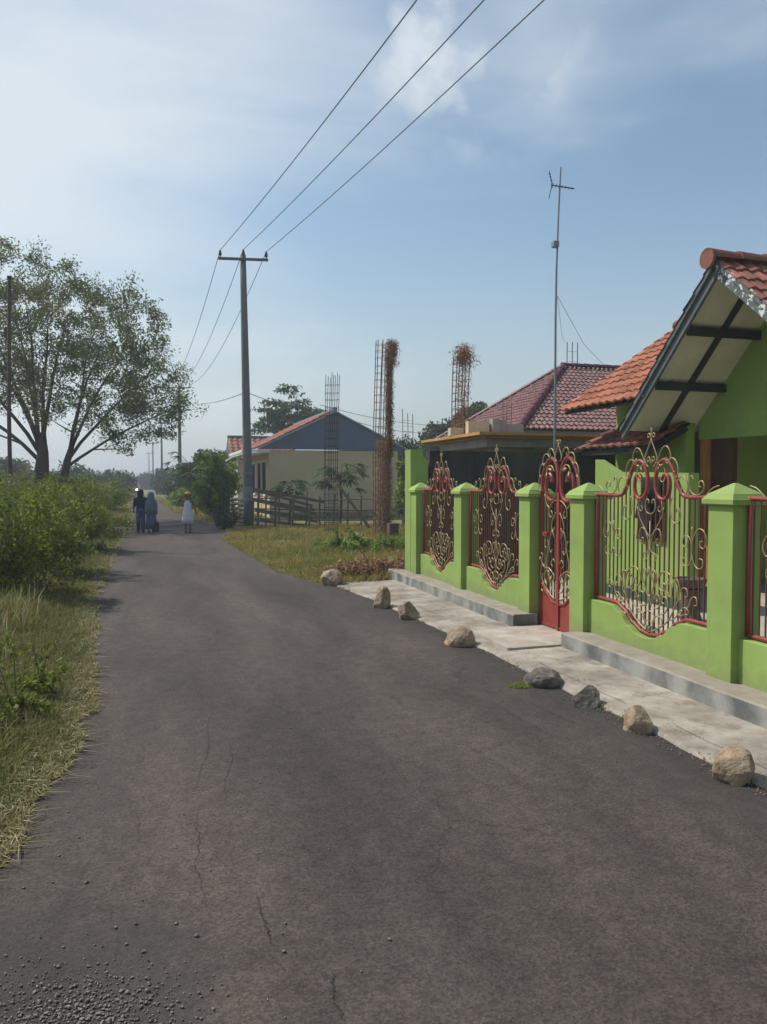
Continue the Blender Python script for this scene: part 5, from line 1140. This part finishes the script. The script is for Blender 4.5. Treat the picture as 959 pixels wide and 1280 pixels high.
M['grass2'] = leaf_mat('plot grass', (.20, .215, .045), (.37, .29, .085), .4, .4, .5, dry=(.33, .27, .11, .25), rough=.7)
r = np.random.default_rng(77); xy = []; hh = []; ww = []
for (y0, y1, dens) in ((1.8, 5, 5200), (5, 8, 3600), (8, 12, 2200), (12, 18, 1100), (18, 24, 600), (27, 45, 130)):
    A = (y1-y0)*(3.6+.3*y1); n = int(A*dens*.75); yy = r.uniform(y0, y1, n); xx = np.array([left_edge(v) for v in yy])-(np.abs(r.uniform(-.02, 1, n))**1.2)*(2.4+.33*yy)
    k = np.array([mnoise.noise(Vector((x*1.3, y*1.3, 4))) for x, y in zip(xx, yy)]); k2 = np.array([mnoise.noise(Vector((x*.5, y*.5, 14))) for x, y in zip(xx, yy)])
    e = np.array([left_edge(v) for v in yy])-xx; hv = (.035+np.clip(e, 0, 1.3)*.24)*(1+.6*k)*(1+.3*k2); hv = np.clip(hv, .015, .5)
    keep = (k > -.45) | (r.random(n) < .3); xy.append(np.stack([xx, yy], 1)[keep]); hh.append(hv[keep]); ww.append((.0035+.00035*yy)[keep]*r.uniform(.6, 1.5, keep.sum()))
xy = np.concatenate(xy); hh = np.concatenate(hh); ww = np.concatenate(ww); print('left blades', len(xy))
blades('grass', xy, hh, M['grass'], 3, ww, .6, label='green and yellow grass on the left verge')
xy = []; hh = []; ww = []
for (y0, y1, dens) in ((1.8, 6, 2600), (6, 12, 1500), (12, 22, 600)):
    n = int((y1-y0)*dens); yy = r.uniform(y0, y1, n); off = np.abs(r.normal(0, .16, n)); wv = np.array([.10*mnoise.noise(Vector((y*1.9, 1, 1)))+.06*mnoise.noise(Vector((y*6, 1, 4))) for y in yy])
    xx = np.array([left_edge(v) for v in yy])-off+.05+wv; xy.append(np.stack([xx, yy], 1)); hh.append(r.uniform(.015, .06, n)); ww.append((.004+.0004*yy)*r.uniform(.6, 1.5, n))
blades('dry_grass', np.concatenate(xy), np.concatenate(hh), M['straw'], 5, np.concatenate(ww), 1.6, z0=.001, label='flattened straw coloured grass along the left asphalt edge')
n = 9000; yy = r.uniform(6.5, 24, n); xx = np.array([left_edge(v) for v in yy])-.55-np.abs(r.normal(.5, .6, n))
kk = np.array([mnoise.noise(Vector((x*1.1, y*.9, 60))) for x, y in zip(xx, yy)]); kp = kk > -.05; xx = xx[kp]; yy = yy[kp]; kk = kk[kp]
blades('tall_grass', np.stack([xx, yy], 1), .28+.35*np.clip(kk, 0, 1)*r.uniform(.4, 2.2, len(xx)), M['straw2'], 25, .009, .45, label='tall seeding wild grass before the left shrubs')
n = 1500; yy = r.uniform(2, 11.2, n); cl = np.array([mnoise.noise(Vector((y*1.7, 3, 3))) for y in yy]); kp = cl > .05; yy = yy[kp]
xx = np.array([interp([(-4, 2.90), (3, 2.86), (6.2, 2.83), (9, 2.72), (10.2, 2.60), (11, 2.50), (11.4, 2.7)], y) for y in yy])+r.normal(0, .03, len(yy))-.01
blades('dry_grass', np.stack([xx, yy], 1), r.uniform(.01, .045, len(yy)), M['straw'], 15, .005, 1.4, z0=.001, label='thin dry grass wisps in the joint between asphalt and pavement')
xy = []; hh = []; ww = []
for (y0, y1, dens) in ((10.9, 14, 900), (14, 18, 600), (18, 25, 400)):
    n = int((y1-y0)*9*dens); yy = r.uniform(y0, y1, n); q = r.random(n)**1.3; x0 = np.array([max(right_edge(v), (2.35 if v < 11.6 else 0)) for v in yy]); xx = x0-.03+q*(9.5-x0)
    k = np.array([mnoise.noise(Vector((x*.8, y*.8, 40))) for x, y in zip(xx, yy)]); e = xx-x0
    hv = (.05+np.clip(e, 0, 1.2)*.10)*(1+.8*k); keep = ((yy > 11.15) | (xx < 3.3)) & ((k > -.35) | (r.random(n) < .35)) & ~((xx > 8.5)) 
    xy.append(np.stack([xx, yy], 1)[keep]); hh.append(np.clip(hv, .02, .3)[keep]); ww.append((.006+.0004*yy)[keep]*r.uniform(.6, 1.4, keep.sum()))
blades('grass', np.concatenate(xy), np.concatenate(hh), M['grass2'], 9, np.concatenate(ww), .7, label='sunlit yellow green grass on the plot right of the road')
xy = []; hh = []; ww = []
n = 16000; yy = r.uniform(29, 75, n); sgn = r.random(n) < .5
xx = np.where(sgn, np.array([right_edge(v) for v in yy])+np.abs(r.normal(0, 1.6, n)), np.array([left_edge(v) for v in yy])-np.abs(r.normal(0, 2.5, n)))
blades('grass', np.stack([xx, yy], 1), r.uniform(.06, .3, n), M['grass2'], 10, .03, .7, label='grass along both sides of the far road')
q = P(662, 857, z=0); n = 2600; an = r.uniform(0, 6.28, n); rd_ = r.random(n)**.6
blades('moss', np.stack([q.x+np.cos(an)*rd_*.17, q.y+np.sin(an)*rd_*.07+.0*an], 1), r.uniform(.006, .022, n), M['leaf_br'], 41, .004, 1.0, z0=.001, label='small patch of bright green moss on the asphalt by the dark stone')
# far-off wood on the horizon
r = np.random.default_rng(5); C = []; rd = []; pr_ = []
for k in range(620):
    dd = r.uniform(170, 430); px = r.uniform(-420, 1500); p = P(px, 640, d=dd)
    if abs(px-170) < 14: continue
    hgt = dd/F*r.uniform(3, 13)+1.0; C.append((p.x, p.y, hgt*.6)); rd.append(hgt); pr_.append(90)
C = clump(C, rd, pr_, .75, r); V, Fc = leaf_arrays(C, 1.3, .1, .6, r); o = np_mesh('distant_trees', V, Fc, M['leaf_far']); tag(o, 'far-off belt of trees on the horizon', 'woodland', kind='stuff')

# ------------------------------------------------------------------ people
M['skin'] = mat('brown skin', (.19, .095, .055), .6, .1, 9, 0)
M['hair'] = mat('black hair', (.015, .012, .012), .7, .3, 20, .2)
M['hairbr'] = mat('dark brown hair', (.07, .035, .018), .7, .3, 20, .2)
M['jeans'] = mat('blue trousers', (.055, .085, .19), .9, .2, 9, .2)
M['navy'] = mat('dark navy top', (.018, .020, .035), .9, .2, 9, .2)
M['veil'] = mat('grey blue veil cloth', (.14, .165, .22), .9, .15, 5, .2)
M['skirt'] = mat('grey blue skirt', (.10, .13, .20), .9, .15, 5, .2)
M['dress'] = mat('white cotton dress', (.62, .66, .72), .9, .1, 5, .2)
M['shoe'] = mat('black shoes', (.02, .02, .022), .6, .2, 9, 0)
M['scarf'] = mat('yellow cap cloth', (.50, .36, .07), .9, .2, 9, .1)
def body(b, H, face, arms, stride, t):
    """one skinned figure. face: unit dir; arms: per side (elbow, hand) offsets in body axes (side, forward, up) as fractions of H"""
    f = Vector((face[0], face[1], 0)).normalized(); s = Vector((f.y, -f.x, 0)); up = Vector((0, 0, 1)); W = lambda a, c, z: b+s*(a*H)+f*(c*H)+up*(z*H)
    V = []; E = []; Rr = []
    def n(p, r, par=None):
        V.append(p); Rr.append((r*H, r*H)) if not isinstance(r, tuple) else Rr.append((r[0]*H, r[1]*H)); 
        if par is not None: E.append((par, len(V)-1))
        return len(V)-1
    pel = n(W(0, 0, .52), (.075, .06)); sp = n(W(0, 0, .62), (.066, .052), pel); chst = n(W(0, .005, .745), (.085, .058), sp); nk = n(W(0, 0, .83), .034, chst)
    hd0 = n(W(0, .012, .875), .050, nk); hd1 = n(W(0, .008, .925), .062, hd0); n(W(0, 0, .965), .048, hd1); n(W(0, .072, .905), .013, hd1)
    for sg, (el, ha), fo in ((-1, arms[0], stride), (1, arms[1], -stride)):
        sh = n(W(sg*.105, 0, .785), .036, chst); e = n(W(sg*.105+el[0]*sg, el[1], .785+el[2]), .025, sh); wr = n(W(sg*.105+ha[0]*sg, ha[1], .785+ha[2]), .017, e)
        d = (V[wr]-V[e]).normalized(); pm = n(V[wr]+d*.035*H, (.022, .012), wr)
        for k in range(4): n(V[pm]+d*(.04-.004*abs(k-1.5))*H+s*((k-1.5)*.012*H), .0065, pm)
        n(V[pm]+d*.006*H+s*(-sg*.028*H), .007, pm)
        hp = n(W(sg*.048, 0, .48), .050, pel); kn = n(W(sg*.05, fo*.5+.01, .275), .036, hp); an = n(W(sg*.05, fo, .045), .022, kn); n(W(sg*.055, fo+.075, .018), .018, an)
    me = bpy.data.meshes.new('body'); me.from_pydata([tuple(v-b) for v in V], E, []); me.materials.append(M['skin'])
    o = bpy.data.objects.new('body', me); COL.objects.link(o); o.parent = t; BASES[o.name] = Vector(b)
    md = o.modifiers.new('skin', 'SKIN'); 
    for i, sv in enumerate(me.skin_vertices[0].data): sv.radius = Rr[i]; sv.use_root = (i == 0)
    sb = o.modifiers.new('sub', 'SUBSURF'); sb.levels = 2; sb.render_levels = 2
    return W, V, f, s
def loft(name, W, H, rings, m, t, n=22, fold=0.0):
    """rings: (side offset, fwd offset, z, half width, half depth) fractions of H"""
    vs = []
    for i, (a, c, z, rw_, rd_) in enumerate(rings):
        for k in range(n):
            an = 2*math.pi*k/n; q = 1+fold*math.sin(an*5+i*.25)*(i/len(rings)); vs.append(W(a+rw_*math.cos(an)*q, c+rd_*math.sin(an)*q, z))
    fs = [(i*n+k, i*n+(k+1) % n, (i+1)*n+(k+1) % n, (i+1)*n+k) for i in range(len(rings)-1) for k in range(n)]+[tuple(range(n)), tuple(range(len(rings)*n-1, (len(rings)-1)*n-1, -1))]
    mb = MB(); mb.add(vs, fs); return mb.build(name, m, t, smooth=True)
def legs(W, V, H, t, m, name='trousers', z0=.05, fo=0.05):
    mb = MB()
    for sg, f_ in ((-1, fo), (1, -fo)): mb.tube([W(sg*.045, 0, .53), W(sg*.048, f_*.2, .40), W(sg*.05, f_*.5+.01, .275), W(sg*.05, f_, z0)], [.064*H, .060*H, .050*H, .042*H], 12)
    mb.tube([W(0, 0, .47), W(0, 0, .56)], [.095*H, .088*H], 14); mb.build(name, m, t, smooth=True)
def shoes(W, H, t, fo):
    for sg, f_ in ((-1, fo), (1, -fo)):
        mb = MB(); mb.tube([W(sg*.05, f_-.028, .025), W(sg*.052, f_+.03, .028), W(sg*.056, f_+.085, .02)], [.026*H, .028*H, .020*H], 10); mb.build('shoe', M['shoe'], t, smooth=True)
away = (-.05, 1, 0)
b = P(176, 666, z=.002); H = 1.30; t = empty('person', b); tag(t, 'child in dark navy top and blue trousers walking away on the left of the pair', 'person', 'children on the road')
W, V, f, s = body(b, H, away, (((.03, -.03, -.15), (.04, .03, -.27)), ((.03, .03, -.15), (.02, .09, -.25))), .07, t)
legs(W, V, H, t, M['jeans'], fo=.07); shoes(W, H, t, .07)
loft('shirt', W, H, [(0, 0, .47, .098, .075), (0, 0, .56, .092, .07), (0, 0, .66, .095, .07), (0, 0, .76, .118, .072), (0, 0, .80, .105, .06), (0, 0, .83, .05, .045)], M['navy'], t)
mb = MB()
for sg, el in ((-1, -.03), (1, .03)): mb = MB(); mb.tube([W(sg*.105, 0, .79), W(sg*.13, el, .64), W(sg*.135, el*.5+.02, .60)], [.042*H, .034*H, .032*H], 10); mb.build('sleeve', M['navy'], t, smooth=True)

loft('hair', W, H, [(0, -.02, .80, .035, .02), (0, -.02, .84, .062, .045), (0, -.012, .89, .074, .066), (0, -.01, .94, .076, .074), (0, -.008, .98, .055, .055), (0, -.005, 1.0, .02, .02)], M['hair'], t)
b = P(189, 666, z=.002); H = 1.22; t = empty('person', b); tag(t, 'child in grey blue veil and long skirt walking away on the right of the pair', 'person', 'children on the road')
W, V, f, s = body(b, H, away, (((.02, -.02, -.15), (.02, .05, -.26)), ((.03, .0, -.15), (.03, -.02, -.28))), .05, t); shoes(W, H, t, .05)
loft('skirt', W, H, [(0, 0, .10, .135, .10), (0, 0, .25, .125, .095), (0, 0, .40, .112, .085), (0, 0, .54, .095, .072), (0, 0, .60, .09, .068)], M['skirt'], t, fold=.06)
loft('veil', W, H, [(0, -.005, .46, .155, .105), (0, -.005, .60, .15, .10), (0, -.01, .74, .135, .09), (0, -.01, .82, .09, .072), (0, -.01, .88, .080, .074), (0, -.01, .94, .080, .078), (0, -.01, .985, .055, .055), (0, -.01, 1.0, .02, .02)], M['veil'], t, fold=-.02)
bp_ = MB(); c = W(.10, -.03, .20); bp_.box(c.x-.10, c.x+.10, c.y-.06, c.y+.06, c.z-.22, c.z+.07, bev=.03); bp_.tube([c+Vector((-.05, 0, .06)), W(.12, -.02, .42), c+Vector((.05, 0, .06))], .01, 5)
tag(bp_.build('bag', M['shoe'], base=c), 'black bag carried low by the child in the grey blue veil', 'bag')
b = P(235, 666, z=.002); H = 1.20; t = empty('person', b); tag(t, 'child in long white sleeveless dress with one hand raised to a yellow cap', 'person', 'children on the road')
W, V, f, s = body(b, H, (-.15, -1, 0), (((.06, .02, -.14), (.09, .03, -.27)), ((.10, .02, .02), (.0, .05, .13))), .03, t); shoes(W, H, t, .03)
loft('dress', W, H, [(0, 0, .22, .150, .11), (0, 0, .36, .135, .10), (0, 0, .50, .118, .085), (0, 0, .62, .092, .066), (0, 0, .72, .098, .068), (0, 0, .78, .075, .06), (0, 0, .805, .05, .05)], M['dress'], t, fold=-.07)
loft('hair', W, H, [(0, -.03, .86, .055, .03), (0, -.022, .91, .070, .055), (0, -.012, .95, .07, .066)], M['hairbr'], t)
loft('cap', W, H, [(0, .0, .945, .078, .078), (0, 0, .98, .068, .066), (0, 0, 1.01, .03, .03)], M['scarf'], t)
for sg in (-1, 1): fm = MB(); c = W(sg*.024, .062, .925); fm.lathe(c-Vector((0, 0, .006)), [(.003, 0), (.008, .006), (.003, .012)], 6); fm.build('eye', M['hair'], t)
fm = MB(); c = W(0, .064, .885); fm.box(c.x-.016, c.x+.016, c.y-.004, c.y+.004, c.z-.003, c.z+.003); fm.build('mouth', M['shoe'], t)

# ------------------------------------------------------------------ dark car far down the road
cc = P(163.5, 620.5, z=0); t = empty('car', cc); tag(t, 'small dark car far down the road with one headlamp glowing', 'car')
M['carp'] = mat('dark car paint', (.03, .032, .04), .3, .1, 3, 0, spec=.7)
hv = Vector((-.02, -1, 0)); 
def section(prof, x0, x1, inset):   # side outline in (along, z); nose towards the viewer
    vs = [Vector((cc.x+x0, cc.y+a, z)) for a, z in prof]+[Vector((cc.x+x0*(1-inset) if 0 else cc.x+x1, cc.y+a, z)) for a, z in prof]; n = len(prof)
    return vs, [tuple(range(n)), tuple(range(2*n-1, n-1, -1))]+[(i, i+n, (i+1) % n+n, (i+1) % n) for i in range(n)]
mb = MB(); mb.add(*section([(0, .28), (-.02, .62), (.10, .80), (1.0, .92), (3.5, .95), (4.0, .85), (4.05, .3)], -.82, .82, 0)); mb.build('body', M['carp'], t)
mb = MB(); a = [(1.0, .925), (1.65, 1.42), (3.1, 1.44), (3.75, .955)]
vs = []
for a_, z in a: k = .74 if z < 1 else .60; vs += [(cc.x-k, cc.y+a_, z), (cc.x+k, cc.y+a_, z)]
mb.add(vs, [(0, 1, 3, 2), (2, 3, 5, 4), (4, 5, 7, 6), (0, 2, 4, 6), (1, 7, 5, 3), (0, 6, 7, 1)]); cb = mb.build('cabin', M['carp'], t)
mb = MB(); mb.add([(cc.x-.66, cc.y+1.03, .965), (cc.x+.66, cc.y+1.03, .965), (cc.x+.56, cc.y+1.57, 1.375), (cc.x-.56, cc.y+1.57, 1.375)], [(0, 1, 2, 3)]); mb.build('windscreen', M['dark_glass'], cb)
for sx_ in (-1, 1):
    for ay in (.75, 3.2):
        mb = MB(); xw = cc.x+sx_*.76; mb.tube([(xw-.1, cc.y+ay, .31), (xw+.1, cc.y+ay, .31)], .31, 18); wh = mb.build('wheel', M['shoe'], t)
        mb = MB(); mb.tube([(xw+sx_*.09, cc.y+ay, .31), (xw+sx_*.11, cc.y+ay, .31)], .18, 14); mb.build('rim', M['galv'], wh)
mg, ntg, bgx = new_mat('lit headlamp'); bgx.inputs['Emission Color'].default_value = (1, .85, .55, 1); bgx.inputs['Emission Strength'].default_value = 14
for sx_, mm in ((-1, M['galv']), (1, mg)):
    mb = MB(); q = Vector((cc.x+sx_*.03 if sx_ > 0 else cc.x-.6, cc.y-.02, .66)); 
    q.x = cc.x+sx_*.6; mb.tube([q, q-Vector((0, .05, 0))], .13, 14); o = mb.build('headlight', mm, t)
    tag(o, 'lit headlamp' if sx_ > 0 else 'unlit headlamp')
mb = MB(); mb.box(cc.x-.35, cc.x+.35, cc.y-.045, cc.y-.012, .42, .55); mb.build('grille', M['rebar_dk'], t)

# ------------------------------------------------------------------ air
if HAZE > 0:
    mb = MB(); mb.box(-2600, 2600, -450, 4200, -1.2, 14.0)
    hm = bpy.data.materials.new('haze'); hm.use_nodes = True; nt = hm.node_tree; nt.nodes.remove(nt.nodes['Principled BSDF'])
    pv = N(nt, 'ShaderNodeVolumePrincipled'); pv.inputs['Color'].default_value = (.86, .92, 1, 1); pv.inputs['Density'].default_value = HAZE; pv.inputs['Anisotropy'].default_value = .2
    nt.links.new(pv.outputs[0], nt.nodes['Material Output'].inputs['Volume'])
    tag(mb.build('haze', hm), kind='stuff')
